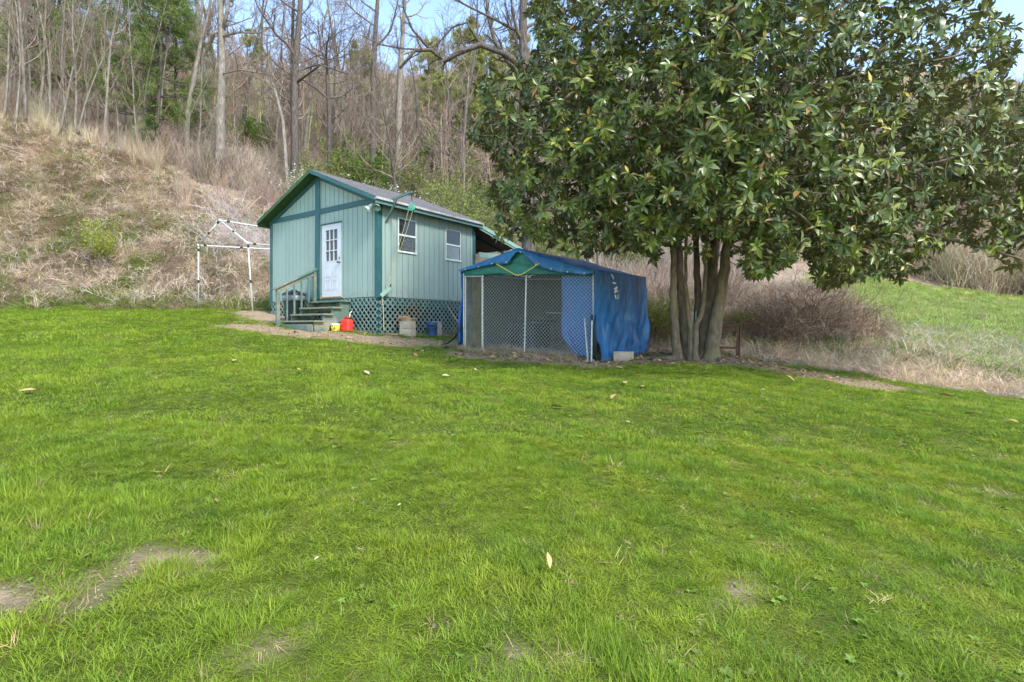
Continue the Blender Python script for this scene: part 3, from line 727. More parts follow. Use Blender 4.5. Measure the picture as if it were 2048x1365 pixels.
# steps with handrail
st = empty('wooden_steps', SW(-1.85, -.6, .1), TH); tag(st, 'worn green wooden steps with one slanted handrail below the white door', 'steps')
O_ = (-1.85, -.6, .1)
def sb(m, nm, mt, bv=0): return m.build(nm, mt, st, off=O_, bevel=bv)
XL, XR = -2.62, -1.12
for i in range(4):
    zt = .89 - .182 * i; yb = -.045 - .27 * i
    sb(MB().box(XL + .02, XR + .05, yb - .30, yb, zt - .045, zt), 'tread', M['treadtop' if i else 'stepwood'], .006)
sb(MB().box(XL + .02, XR, -.042, -.028, .62, .84), 'riser', M['stepwood'])
for xx in (XL + .05, XR - .04, ):
    m = MB(); pr = [(-.05, .84), (-.35, .84), (-1.20, .29), (-1.20, -.05), (-.98, -.05), (-.05, .52)]
    pr = [(-.05, .84), (-.32, .84), (-.32, .66), (-.59, .66), (-.59, .478), (-.86, .478), (-.86, .296), (-1.10, .296), (-1.10, -.05), (-.92, -.05), (-.05, .50)]
    nn = len(pr); m.add([(xx - .02, y, z) for y, z in pr] + [(xx + .02, y, z) for y, z in pr], [tuple(range(nn)), tuple(reversed(range(nn, 2 * nn)))] + [(k, nn + k, nn + (k + 1) % nn, (k + 1) % nn) for k in range(nn)])
    sb(m, 'stringer', M['stepwood'])
sb(MB().box(XL + .075, XR - .065, -1.15, -1.11, .0, .25), 'kick_board', M['stepwood'], .004)
sb(MB().box(XL - .06, XL + .028, -1.26, -1.17, -.05, 1.18), 'rail_post', M['stepwood'], .005)
sb(MB().box(XL - .06, XL + .028, -.14, -.055, .5, 1.78), 'rail_post', M['stepwood'], .005)
sb(MB().bar((XL - .015, -1.38, 1.17), (XL - .015, -.03, 1.84), .13, .04), 'handrail', M['stepwood'], .004)
sb(MB().bar((XL - .015, -1.24, 1.15), (XL - .015, -.10, 1.715), .04, .10), 'under_rail', M['stepwood'])
for k in range(4):
    yy = -.95 + k * .22; zt = 1.17 + (yy + 1.38) * .496 - .09
    sb(MB().box(XL - .035, XL + .003, yy - .02, yy + .02, .16 + .16 * k, zt), 'baluster', M['stepwood'])

def at_ground(x, y, dz=0.0): return Vector((x, y, hz1(x, y) + dz))
# trash can behind the rail
p = SW(-3.15, -.42); tc = empty('trash_can', at_ground(p.x, p.y)); tag(tc, 'dark grey trash can with lid and bag standing behind the steps', 'trash can')
M['can'] = mat_noise('slate_plastic', (.018, .03, .038), (.03, .045, .055), 4, rough=.45, bmp=.1)
MB().lathe([(0, 0), (.22, 0), (.235, .03), (.285, .72), (.30, .74), (.30, .78), (.285, .78), (.27, .7), (0, .69)], 28).build('can_body', M['can'], tc, True)
MB().lathe([(.315, .76), (.32, .80), (.30, .83), (.2, .88), (.06, .90), (0, .90)], 28).build('lid', M['can'], tc, True)
M['bag'] = mat_noise('grey_bag', (.12, .15, .18), (.2, .24, .27), 8, rough=.3, bmp=.6, bdist=.03)
MB().lathe([(.285, .60), (.305, .60), (.312, .66), (.318, .75), (.30, .76)], 28).build('bag_rim', M['bag'], tc, True)
MB().bar((-.09, 0, .915), (.09, 0, .915), .03, .03).build('handle', M['can'], tc)
# red fuel can
p = G(694, 663); rc = empty('fuel_can', p + Vector((0, 0, 0)), TH + .15); tag(rc, 'red plastic fuel can with a cream spout by the lattice', 'fuel can')
m = MB(); prof = [(.135, 0.0), (.15, .02), (.15, .25), (.13, .30), (.09, .325)]; bev = [(1, 1), ]
ring = []
for hw, z in prof:
    hd = hw * .72; c = hw * .22
    ring.append([(-hw + c, -hd, z), (hw - c, -hd, z), (hw, -hd + c, z), (hw, hd - c, z), (hw - c, hd, z), (-hw + c, hd, z), (-hw, hd - c, z), (-hw, -hd + c, z)])
vs = [p_ for r_ in ring for p_ in r_]; fs = [(i * 8 + k, i * 8 + (k + 1) % 8, i * 8 + 8 + (k + 1) % 8, i * 8 + 8 + k) for i in range(len(prof) - 1) for k in range(8)]
fs += [tuple(reversed(range(8))), tuple(range((len(prof) - 1) * 8, len(prof) * 8))]
m.add(vs, fs).build('can_body', M['red'], rc, bevel=.01)
m = MB()
for k in range(6): m.bar((-.1 + .04 * k, -.112, .05), (-.1 + .04 * k, -.112, .23), .012, .012, (0, 1, 0))
m.build('rib', M['red'], rc)
MB().tube([(-.10, 0, .31), (-.08, 0, .36), (0, 0, .375), (.05, 0, .36), (.07, 0, .31)], .018, 8).build('handle', M['red'], rc, True)
MB().lathe([(.04, 0), (.04, .04), (.03, .045), (0, .045)], 12, (.09, 0, .31)).build('cap', M['grip'], rc)
MB().tube([(.09, 0, .34), (.10, 0, .42), (.11, 0, .47), (.16, 0, .52)], [.02, .016, .014, .01], 8).build('spout', M['cream'], rc, True)
# yellow pail
p = G(671, 663); yp = empty('yellow_pail', p); tag(yp, 'small dented yellow pail with white rim beside the fuel can', 'pail')
MB().lathe([(0, 0), (.095, 0), (.10, .01), (.118, .17), (.112, .17), (.095, .02), (0, .02)], 22).build('pail_body', M['yellow'], yp, True)
MB().lathe([(.119, .165), (.127, .168), (.127, .195), (.115, .195), (.113, .168)], 22).build('rim', M['winframe'], yp, True)
MB().lathe([(0, .18), (.06, .20), (.10, .185), (.111, .18)], 22).build('lid', M['winframe'], yp, True)
M['blk'] = M['grip']
for k, (a, zz, w) in enumerate(((-1.9, .125, .03), (-1.75, .06, .022), (-1.55, .06, .02), (-1.35, .065, .022), (-1.5, .10, .03))):
    rr = .1165 * (.86 + .14 * zz / .17)
    MB().bar((rr * math.cos(a), rr * math.sin(a), zz - .012), (rr * math.cos(a) * 1.01, rr * math.sin(a) * 1.01, zz + .014), w, .004, (math.cos(a), math.sin(a), 0)).build('print_mark', M['grip'], yp)
# concrete blocks and boards, blue bucket, tan block by the side skirt
def block_mesh(L=.40, W=.20, H=.20):
    m = MB(); t = .034
    m.box(-L / 2, L / 2, -W / 2, -W / 2 + t, 0, H); m.box(-L / 2, L / 2, W / 2 - t, W / 2, 0, H)
    for x in (-L / 2, -t / 2, L / 2 - t): m.box(x, x + t, -W / 2 + t, W / 2 - t, 0, H)
    return m.mesh('concrete_block', M['conc'])
BLK = block_mesh()
def block(loc, rot, lab, grp=None):
    o = link('concrete_block', BLK, None, loc, rot); md = o.modifiers.new('bevel', 'BEVEL'); md.width = .006; md.segments = 1
    tag(o, lab, 'block', grp); return o
p = SW(.42, .62); gz = hz1(p.x, p.y)
block(Vector((p.x, p.y, gz - .01)), (0, 0, TH + .08), 'lower concrete block of the stack against the lattice')
block(Vector((p.x, p.y, gz + .195)), (0, 0, TH + .03), 'upper concrete block of the stack under the boards')
def plank_thing(c, L, W, H, rz, lab):
    o = MB().box(-L / 2, L / 2, -W / 2, W / 2, 0, H).build('board', M['board'], None, bevel=.004); o.location = c; o.rotation_euler = (0, 0, rz); tag(o, lab, 'board'); return o
plank_thing((p.x + .03, p.y - .02, gz + .402), .30, .17, .035, TH, 'short orange brown board lying on the block stack')
plank_thing((p.x + .0, p.y + .02, gz + .442), .48, .20, .035, TH + .1, 'wide weathered board on the block stack')
plank_thing((p.x - .1, p.y, gz + .482), .24, .18, .05, TH - .05, 'topmost wood offcut of the block stack')
p = SW(.40, 1.55); gz = hz1(p.x, p.y); bb = empty('blue_bucket', Vector((p.x, p.y, gz))); tag(bb, 'faded blue plastic bucket with ribbed rim by the lattice', 'bucket')
MB().lathe([(0, 0), (.13, 0), (.135, .01), (.15, .30), (.16, .30), (.162, .325), (.152, .33), (.156, .35), (.165, .352), (.165, .378), (.15, .38), (.14, .3), (0, .29)], 26).build('bucket_body', M['bluebucket'], bb, True)
MB().lathe([(0, .37), (.12, .365), (.149, .372)], 26).build('lid', M['bluebucket'], bb, True)
MB().tube([(-.165, -.01, .33), (-.14, -.09, .27), (0, -.168, .22), (.14, -.09, .27), (.165, -.01, .33)], .005, 6).build('wire_handle', M['galv'], bb)
p = SW(.30, 1.95); block(Vector((p.x, p.y, hz1(p.x, p.y) + .19)), (math.radians(90), math.radians(90), TH), 'tan concrete block standing on end behind the blue bucket')
a = SW(.45, 2.95); a.z = hz1(a.x, a.y); b = SW(.06, 2.55, .80)
tag(MB().bar(a, b, .02, .025).build('wooden_stake', M['board']), 'thin pale wooden stake leaning against the lattice skirt', 'stake')
a = SW(.18, .24); a.z = hz1(a.x, a.y)
plank_thing(a + Vector((0, 0, .0)), .5, .06, .04, TH + .1, 'low timber offcut on the dirt at the shed corner')

# ------------------------------------------------------------------ kennel under the tarp
KB = {(0, 0): 1.03, (1, 0): .857, (0, 1): 1.14, (1, 1): .96}
def KP(a, b, h=0.0, out=0.0, outx=0.0):
    p = K0 + KX * a + KD * b; zb = (KB[0, 0] * (1 - a) + KB[1, 0] * a) * (1 - b) + (KB[0, 1] * (1 - a) + KB[1, 1] * a) * b
    p = p - KD / np.linalg.norm(KD) * out + KX / np.linalg.norm(KX) * outx
    return Vector((p[0], p[1], zb + h))
kc = K0 + KX * .5 + KD * .5
ken = empty('dog_kennel', (kc[0], kc[1], 1.0)); KO = (kc[0], kc[1], 1.0); tag(ken, 'chain link dog kennel draped with a blue tarp under the magnolia', 'kennel')
def kb(m, nm, mt, sm=False): return m.build(nm, mt, ken, sm, off=KO)
HK = 1.81
for a, b in ((0, 0), (.165, 0), (1, 0), (0, 1), (1, 1), (.5, 1)): kb(MB().tube([KP(a, b, -.05), KP(a, b, HK)], .024, 10), 'post', M['galv'])
kb(MB().tube([KP(.505, .0, .05), KP(.52, 0, HK)], .021, 10), 'post', M['galv'])
for (a, b), (c, d) in (((0, 0), (1, 0)), ((0, 1), (1, 1)), ((0, 0), (0, 1)), ((1, 0), (1, 1))): kb(MB().tube([KP(a, b, HK), KP(c, d, HK)], .02, 8), 'top_rail', M['galv'])
kb(MB().tube([KP(.17, 1, .86), KP(1, 1, .86)], .018, 8), 'mid_rail', M['galv'])
def chain(a0, a1, b, h0, h1, pitch, rad):
    """diamond wire mesh in a vertical kennel plane: two families of slanted wires"""
    A = []; B = []; w = (a1 - a0) * np.linalg.norm(KX); h = h1 - h0; k = -h
    while k < w:
        t0 = max(0, -k); t1 = min(h, w - k)
        if t1 > t0 + .01:
            for mir in (0, 1):
                xa, xb = k + t0, k + t1
                if mir: xa, xb = w - xa, w - xb
                fa = a0 + (a1 - a0) * xa / w; fb = a0 + (a1 - a0) * xb / w
                A.append(KP(fa, b, h0 + t0, mir * .004)); B.append(KP(fb, b, h0 + t1, mir * .004))
        k += pitch
    return segs(np.array(A), np.array(B), np.full(len(A), rad), np.full(len(A), rad), 4)
V_, Q_ = chain(.172, .995, 0.0, .08, HK, .085, .0042)
o = link('chain_link_mesh', npmesh('chain_link_mesh', V_ - np.array(KO), Q_, M['wire']), ken); o['kind'] = 'stuff'
V_, Q_ = chain(.012, .155, .004, .02, HK - .06, .036, .0042)
o = link('expanded_mesh_panel', npmesh('expanded_mesh_panel', V_ - np.array(KO), Q_, M['expand']), ken); o['kind'] = 'stuff'
for q0, q1 in (((.012, .02), (.012, HK - .06)), ((.155, .02), (.155, HK - .06)), ((.012, .02), (.155, .02)), ((.012, HK - .06), (.155, HK - .06))):
    kb(MB().bar(KP(q0[0], .004, q0[1]), KP(q1[0], .004, q1[1]), .022, .022), 'gate_frame', M['galv'])
for h in (.35, .85, 1.35, 1.65): kb(MB().tube([KP(.165, 0, h, .03, -.02), KP(.165, 0, h + .02, .035, .03)], .008, 6), 'wire_tie', M['tube'])

def cloth(fn, nu, nv, name, mat, parent, off, th=0.0, smooth=True):
    uu, vv = np.meshgrid(np.linspace(0, 1, nu + 1), np.linspace(0, 1, nv + 1), indexing='ij')
    V = fn(uu.ravel(), vv.ravel()) - np.array(off)
    i, j = np.meshgrid(np.arange(nu), np.arange(nv), indexing='ij'); q = (i * (nv + 1) + j).ravel()
    me = npmesh(name, V, np.stack([q, q + nv + 1, q + nv + 2, q + 1], -1), mat, smooth=smooth); o = link(name, me, parent)
    md = o.modifiers.new('thickness', 'SOLIDIFY'); md.thickness = .004; return o
def KPa(a, b, h, out=0.0, outx=0.0):
    a = np.asarray(a, float); b = np.asarray(b, float)
    nd = KD / np.linalg.norm(KD); nx = KX / np.linalg.norm(KX)
    zb = (KB[0, 0] * (1 - a) + KB[1, 0] * a) * (1 - b) + (KB[0, 1] * (1 - a) + KB[1, 1] * a) * b
    x = K0[0] + KX[0] * a + KD[0] * b - nd[0] * out + nx[0] * outx; y = K0[1] + KX[1] * a + KD[1] * b - nd[1] * out + nx[1] * outx
    return np.stack([x, y, zb + h], -1)
def rdg(a):                                            # roof height over the posts, ridge in the middle
    return .02 + .50 * np.clip(1 - np.abs(a - .47) / .5, 0, 1) ** 1.05
def wr(u, v, s, amp):
    rid = np.abs(fbm((u - .3 * v) * 7, v * 5 + u * 2, s, 13, 2) - .5) + .6 * np.abs(fbm((u + .5 * v) * 11, v * 6 - u * 3, s, 14, 2) - .5)
    return (fbm(u * 9, v * 2.3, s, 11) - .5) * amp * .8 + (fbm((u + .35 * v) * 16, v * 2.0, s, 12) - .5) * amp * .5 - (rid - .15) * (amp * .55 + .015)
# roof
cloth(lambda u, v: KPa(-.02 + 1.04 * u, -.03 + 1.06 * v, HK + .04 + rdg(u) + (fbm(u * 8, v * 6, 1, 5) - .5) * .05 - .03 * np.sin(v * np.pi) * (u > .03) * (u < .97)), 40, 24, 'roof_tarp', M['tarp'], ken, KO)
# front gable: blue hem over a green tarp
def hem(u, v):
    a = -.02 + 1.04 * u; top = HK + .045 + rdg(u)
    d = np.interp(u, [0, .1, .3, .40, .47, .52, .60, .75, .92, 1], [.04, .10, .19, .30, .10, .08, .30, .27, .16, .07]) + (fbm(u * 14, u * 0, 1, 15) - .5) * .04
    return KPa(a, 0 * u, top - v * d, .085 + .05 * np.sin(v * 2.2) + (fbm(u * 22, v * 3, 1, 16) - .5) * .05 * v)
cloth(hem, 60, 6, 'tarp_hem', M['tarpnavy'], ken, KO)
cloth(lambda u, v: KPa(.01 + .97 * u, 0 * u, HK - .03 + v * (rdg(.01 + .97 * u) + .05), .05 + (fbm(u * 5 + v * 3, v * 4, 1.4, 19) - .5) * .10), 40, 10, 'gable_tarp', M['tarpgreen'], ken, KO)
for k_ in range(9):
    q_ = hem(np.array([.06 + .11 * k_]), np.array([.82]))[0]; nd_ = Vector((-KD[0], -KD[1], 0)).normalized()
    kb(MB().tube([Vector(q_) + nd_ * .004, Vector(q_) + nd_ * .016], .018, 8), 'grommet', M['galv'])
for s in (-1, 1): kb(MB().tube([KP(.48 + s * .165, 0, HK + .20, .17), KP(.48 + s * .03, 0, HK - .03, .13)], .011, 5), 'strap', M['strap'])
kb(MB().tube([KP(.45, 0, HK - .03, .13), KP(.48, 0, HK - .05, .12), KP(.51, 0, HK - .03, .13)], .011, 5), 'strap', M['strap'])
# side tarp toward the magnolia: hangs in folds, flares at the foot
def side_r(u, v):                                       # u along depth, v down
    h = (HK + .07) * (1 - v) - .02 * v
    fl_ = .075 + .10 * v ** 2 + wr(u, v, .8, .03 + .26 * v ** 1.6) + .04 * np.sin(9 * (u - .5 * v)) * v + .05 * np.exp(-((u - .98) / .08) ** 2) * v ** 3
    return KPa(np.ones_like(u), -.03 + 1.06 * u + .03 * (fbm(u * 3, v * 4, 1, 29) - .5) * v, h, 0.0, fl_)
cloth(side_r, 110, 64, 'side_tarp', M['tarpside'], ken, KO)
cloth(lambda u, v: KPa(0 * u, -.02 + 1.04 * u, (HK + .06) * (1 - v) + .1 * v, 0, -.05 - .08 * v - wr(u, v, 1.3, .12)), 30, 16, 'side_tarp', M['tarp'], ken, KO)
cloth(lambda u, v: KPa(u, 1 + 0 * u, (HK + .04 + rdg(u)) * (1 - v), -.05 + wr(u, v, 1.7, .08)), 30, 16, 'back_tarp', M['tarpgrey'], ken, KO)
cloth(lambda u, v: KPa(.05 + 0 * u, .04 + .92 * u, HK * .98 * (1 - v), 0, wr(u, v, 1.9, .05)), 20, 12, 'inner_tarp', M['tarpgrey'], ken, KO)
def bluein(u, v):
    a = .765 + .235 * u - .03 * np.sin(v * 5) * (1 - u) * 0; a = a + (1 - u) * np.clip(v - .72, 0, 1) ** 1.5 * .75
    return KPa(np.minimum(a, 1.0), .02 + 0 * u, HK * (1 - v) + .06 * v, -.03 + wr(u, v, 1.1, .07))
cloth(bluein, 20, 28, 'front_tarp', M['tarp'], ken, KO)
def outgp(u, v):                                        # dark flap bulging at the foot of the corner
    h = .95 * (1 - v) + .04 * v
    return KPa(.985 + .035 * u, 0 * u, h, .03 + .10 * np.sin(v * np.pi) * u, .06 * np.sin(v * np.pi) * u)
cloth(outgp, 8, 12, 'corner_flap', M['can'], ken, KO)
# white print on the side tarp
def mark(pts):
    m = MB()
    for (u0, v0), (u1, v1) in pts:
        a = side_r(np.array([u0]), np.array([v0]))[0]; b = side_r(np.array([u1]), np.array([v1]))[0]
        o_ = Vector((KX[0], KX[1], 0)).normalized() * .02 - Vector((KD[0], KD[1], 0)).normalized() * .004
        m.bar(Vector(a) + o_, Vector(b) + o_, .03, .01, o_)
    kb(m, 'tarp_lettering', M['winframe'])
mark([((.26, .035), (.30, .075))]); mark([((.285, .125), (.335, .13))]); mark([((.30, .20), (.36, .17)), ((.36, .17), (.31, .235)), ((.31, .235), (.37, .215))]); mark([((.315, .265), (.33, .31)), ((.355, .26), (.365, .31))])
# things in the kennel
dh_ = empty('dog_house', KP(.26, .45, 0), -.56); tag(dh_, 'dark dog house with a black sloped roof inside the kennel', 'dog house')
M['house'] = mat_noise('slate_panel', (.02, .025, .03), (.035, .04, .045), 5)
MB().box(-.45, .5, -.35, .4, 0, .62).build('dog_house_wall', M['house'], dh_)
MB().hexa([(-.55, -.45, .80), (.62, -.45, .64), (.62, .5, .64), (-.55, .5, .80), (-.55, -.45, .88), (.62, -.45, .70), (.62, .5, .70), (-.55, .5, .88)]).build('dog_house_roof', M['grip'], dh_)
o = MB().box(-.2, .05, -.353, -.35, .02, .45).build('dog_house_opening', M['dark'], dh_)
# leaning metal posts, block on the tarp hem, rubber sheet
for k, (xb, yb_, xt, yt, lab) in enumerate(((1182, 722, 1177, 637, 'pale steel stake leaning on the kennel corner beside the blue tarp'), (1188, 723, 1190, 640, 'upright galvanised stake against the kennel corner post'))):
    g_ = KP(.985 + .02 * k, 0, 0, .14); g_.z = hz1(g_.x, g_.y) - .05
    t_ = g_ + Vector(((-.07, .02)[k], .05, .95 - .04 * k)); tag(MB().bar(g_, t_, .03, .03).build('steel_stake', M['galv']), lab, 'stake')
p = KP(1, .2, 0, 0, .42); block(Vector((p.x, p.y, hz1(p.x, p.y) - .01)), (0, 0, math.radians(-20)), 'concrete block holding down the foot of the blue side tarp')
def rub(u, v):
    t = u; a = PX(926, 648, 12.85); b = PX(884, 691, 12.4)
    x = a.x + (b.x - a.x) * t ** 1.1; y = a.y + (b.y - a.y) * t; z = a.z + (b.z - a.z) * (1 - (1 - t) ** 1.7)
    return np.stack([x + .1 * (v - .5) * 0, y + .55 * (v - .2), z + 0 * v], -1)
rs_ = cloth(rub, 14, 4, 'rubber_sheet', mat_noise('black_rubber', (.02, .02, .022), (.05, .045, .045), 12, rough=.7), None, (0, 0, 0)); rs_.modifiers[0].thickness = .02
tag(rs_, 'curved black rubber sheet propped against the kennel side', 'sheet')

# ------------------------------------------------------------------ bare canopy frame left of the shed
A_ = G(397, 611); B_ = G(506, 613)
A_ = Vector(((397 - 1024) / F * 18.2, 18.2, 0)); A_.z = hz1(A_.x, A_.y); B_ = Vector(((506 - 1024) / F * 17.0, 17.0, 0)); B_.z = hz1(B_.x, B_.y)
cf = empty('canopy_frame', (A_ + B_) / 2); CO = tuple((A_ + B_) / 2); tag(cf, 'bare white tube canopy frame with black joints beside the shed', 'canopy frame')
At = PX(397, 491, 18.1); Bt = PX(496, 487, 17.0); Rg = PX(440, 441, 17.6)
dd = Vector((SY[0], SY[1], 0)) * 5.2
def back(p, dz): return p + dd + Vector((0, 0, dz))
Ab, Bb, Rb = back(At, .35), back(Bt, .2), back(Rg, .0)
def ct(a, b, nm='tube', joints=()):
    MB().tube([a, b], .023, 10).build(nm, M['tube'], cf, True, off=CO)
    for t in joints:
        c = Vector(a).lerp(Vector(b), t); d = (Vector(b) - Vector(a)).normalized() * .05
        MB().tube([c - d, c + d], .030, 10).build('joint_sleeve', M['grip'], cf, True, off=CO)
ct(A_ - Vector((0, 0, .1)), At, 'leg', (.45, .93)); ct(B_ - Vector((0, 0, .1)), Bt, 'leg', (.47, .96))
Af, Bf = Vector((Ab.x, Ab.y, hz1(Ab.x, Ab.y) - .1)), Vector((Bb.x, Bb.y, hz1(Bb.x, Bb.y) - .1))
ct(Af, Ab, 'leg', (.5,)); ct(Bf, Bb, 'leg', (.5,))
ct(At, Rg, 'rafter_tube', (.5, .92)); ct(Bt, Rg, 'rafter_tube', (.5,)); ct(Ab, Rb, 'rafter_tube', (.5,)); ct(Bb, Rb, 'rafter_tube', (.5,))
ct(At, Ab, 'side_rail', (.04, .28, .6)); ct(Bt, Bb, 'side_rail', (.04, .5)); ct(Rg, Rb, 'ridge_tube', (.05, .33, .66))
for p in (At, Bt, Rg): MB().lathe([(0, -.05), (.04, -.04), (.05, 0), (.04, .04), (0, .05)], 10, p).build('corner_joint', M['tube'], cf, True, off=CO)

# ------------------------------------------------------------------ rusty frame beside the magnolia
fr = empty('rusty_metal_frame', G(1476, 716)); FO = tuple(fr.location); tag(fr, 'rusty iron frame standing beside the magnolia trunks', 'frame')
fy = FO[1]; gx = lambda x: (x - 1024) / F * fy; gzv = lambda y: CZ + (HOR - y) / F * fy
MB().bar((gx(1474), fy, FO[2] - .05), (gx(1476), fy, gzv(650)), .035, .035).build('upright', M['rust'], fr, off=FO)
MB().bar((gx(1479), fy + .05, FO[2] - .05), (gx(1484), fy + .08, gzv(652)), .035, .035).build('upright', M['rust'], fr, off=FO)
MB().bar((gx(1418), fy, gzv(651)), (gx(1476), fy, gzv(651)), .035, .045).build('rail', M['rust'], fr, off=FO)
MB().bar((gx(1415), fy, gzv(694)), (gx(1476), fy, gzv(697)), .03, .05).build('rail', M['rust'], fr, off=FO)
MB().bar((gx(1420), fy, FO[2] - .1), (gx(1420), fy, gzv(650)), .035, .035).build('upright', M['rust'], fr, off=FO)
MB().tube([(gx(1425), fy + .06, gzv(639)), (gx(1455), fy + .07, gzv(643)), (gx(1484), fy + .08, gzv(652))], .012, 6).build('hoop', M['rust'], fr, off=FO)

# ------------------------------------------------------------------ trees
def unit(v): return v / np.maximum(np.linalg.norm(v, axis=-1, keepdims=True), 1e-9)
def grow(P, R, Mn, t0, length, ang, K, r, up=.15, wob=.22, rs=.55, rmin=.006, tl=.5):
    """children of every path in P (n,k,3); returns paths, radii"""
    n, k, _ = P.shape; m = n * Mn
    t = r.uniform(t0, .98, m); par = np.repeat(np.arange(n), Mn)
    f = t * (k - 1); i0 = np.minimum(f.astype(int), k - 2); fr_ = (f - i0)[:, None]
    base = P[par, i0] * (1 - fr_) + P[par, i0 + 1] * fr_; pd = unit(P[par, i0 + 1] - P[par, i0])
    rad = R[par, i0] * (1 - fr_[:, 0]) + R[par, i0 + 1] * fr_[:, 0]
    rv = unit(r.normal(0, 1, (m, 3))); side = unit(rv - pd * (rv * pd).sum(1, keepdims=True))
    a = np.clip(r.normal(ang, .22, m), .25, 1.7)[:, None]
    d = pd * np.cos(a) + side * np.sin(a); pl = np.linalg.norm(P[par, -1] - P[par, 0], axis=1)
    L = pl * length * (1 - tl * t) * r.uniform(.6, 1.25, m)
    out = np.zeros((m, K + 1, 3)); out[:, 0] = base; RR = np.zeros((m, K + 1)); r0_ = np.maximum(rad * rs, rmin); RR[:, 0] = r0_
    for s in range(K):
        d = unit(d + r.normal(0, wob, (m, 3)) + np.array([0, 0, up])); out[:, s + 1] = out[:, s] + d * (L / K)[:, None]
        RR[:, s + 1] = np.maximum(r0_ * (1 - (s + 1) / K * .8), rmin * .7)
    return out, RR
def path_segs(P, R, n):
    return segs(P[:, :-1].reshape(-1, 3), P[:, 1:].reshape(-1, 3), R[:, :-1].ravel(), R[:, 1:].ravel(), n)

def bare_tree(seed, H, r0_, lean=(0, 0), t0=.3, n1=15, n2=7, n3=6, l1=.42, wob=.05, ang=.85, rmin=.006, pts=None, up=.18):
    r = rng_(seed); K = 10
    if pts is None:
        P = np.zeros((K + 1, 3)); d = np.array([lean[0], lean[1], 1.0])
        for s in range(K): d = unit(d + r.normal(0, wob, 3) * np.array([1, 1, .2])); P[s + 1] = P[s] + d * H / K
    else:
        pts = np.array(pts, float); tt = np.linspace(0, 1, len(pts)); P = np.stack([np.interp(np.linspace(0, 1, K + 1), tt, pts[:, c]) for c in range(3)], -1)
        P[1:-1] += r.normal(0, .03, (K - 1, 3))
    R = r0_ * (1 - .78 * np.linspace(0, 1, K + 1)) * np.where(np.arange(K + 1) == 0, 1.3, 1)
    trunk = MB().tube(P, list(R), 9)
    P1, R1 = grow(P[None], R[None], n1, t0, l1, ang, 6, r, up, .20, .5, rmin * 2)
    P2, R2 = grow(P1, R1, n2, .2, .5, .8, 4, r, .10, .25, .55, rmin * 1.3)
    parts = [path_segs(P1, R1, 5), path_segs(P2, R2, 4)]
    if n3:
        P3, R3 = grow(P2, R2, n3, .15, .55, .75, 3, r, .06, .25, .6, rmin); parts.append(path_segs(P3, R3, 3))
    return trunk, cat_mesh(parts), (P, P1)

TREES = []
def tree_thing(name, loc, trunk_me, crown_me, label, group=None, rz=0.0, s=1.0, cat='tree', crown='crown'):
    e = empty(name, loc, rz); e.scale = (s, s, s); tag(e, label, cat, group)
    link('trunk', trunk_me, e); link(crown, crown_me, e); return e

kinds = []
for i, (H, r_, n1, l1, bk, tw) in enumerate([(17, .20, 17, .40, 'bark', 'twig'), (20, .24, 16, .36, 'barkpale', 'twig'), (15, .17, 18, .42, 'bark', 'twig'), (22, .27, 16, .34, 'barkdark', 'twigdark'), (13, .13, 16, .40, 'barkpale', 'twig'), (18, .2, 15, .45, 'bark', 'twig')]):
    t, c, _ = bare_tree(300 + i, H, r_, t0=.28, n1=n1, l1=l1, rmin=.012, n3=6)
    kinds.append((t.mesh('trunk', M[bk], True), npmesh('crown', c[0], c[1], M[tw])))
# trees of the far hillside
r = rng_(12); cand = []
for k in range(5200):
    Y = r.uniform(34, 125); u = r.uniform(-1.12, 1.12); X = u * Y
    px = 1024 + F * u
    if px < 420 and Y < 44: continue
    if 1560 < px and Y < 46: continue
    cand.append((X, Y))
kept = []
for X, Y in cand:
    sp = 3.2 if Y < 60 else 4.6
    px = 1024 + F * X / Y
    if 1100 < px < 1850: sp *= 1.5
    if all((X - a) ** 2 + (Y - b) ** 2 > sp * sp for a, b in kept): kept.append((X, Y))
    if len(kept) >= 290: break
for i, (X, Y) in enumerate(kept):
    k = r.integers(0, 6); tm, cm = kinds[k]; px = 1024 + F * X / Y; sc_ = r.uniform(.72, 1.05) * (1 if Y < 55 else .66)
    where = ('behind the pale saplings' if px < 420 else 'uphill of the shed' if px < 830 else 'between shed and magnolia' if px < 1100 else 'behind the magnolia' if px < 1800 else 'above the meadow')
    far_ = 'low on the hillside' if Y < 55 else 'halfway up the hillside' if Y < 85 else 'near the ridge'
    lab = '%s %s, %s' % (['bare grey tree', 'tall pale barked bare tree', 'bushy bare grey tree', 'dark barked bare tree', 'slim pale bare tree', 'wide limbed bare tree'][k], where, far_)
    tree_thing('bare_tree', (X, Y, hz1(X, Y) - .3), tm, cm, lab, 'hillside trees: ' + lab, r.uniform(0, 6.28), sc_)
# the far wood between and above the single trees, one mass
fw = []
M['farwood'] = mat_plant('far_wood_bark', attr='tint', atype='INSTANCER', trans=0, rough=.95, spec=.05)
for i in range(4):
    t, c, _ = bare_tree(360 + i, 9.5, .10, t0=.12, n1=15, n2=6, n3=4, l1=.36, rmin=.013); tv, tf = np.array(t.v), np.array([f for f in t.f if len(f) == 4])
    V, Q = cat_mesh([(tv, tf), c]); fw.append(npmesh('far_tree', V, Q, M['farwood']))
FARWOOD = True
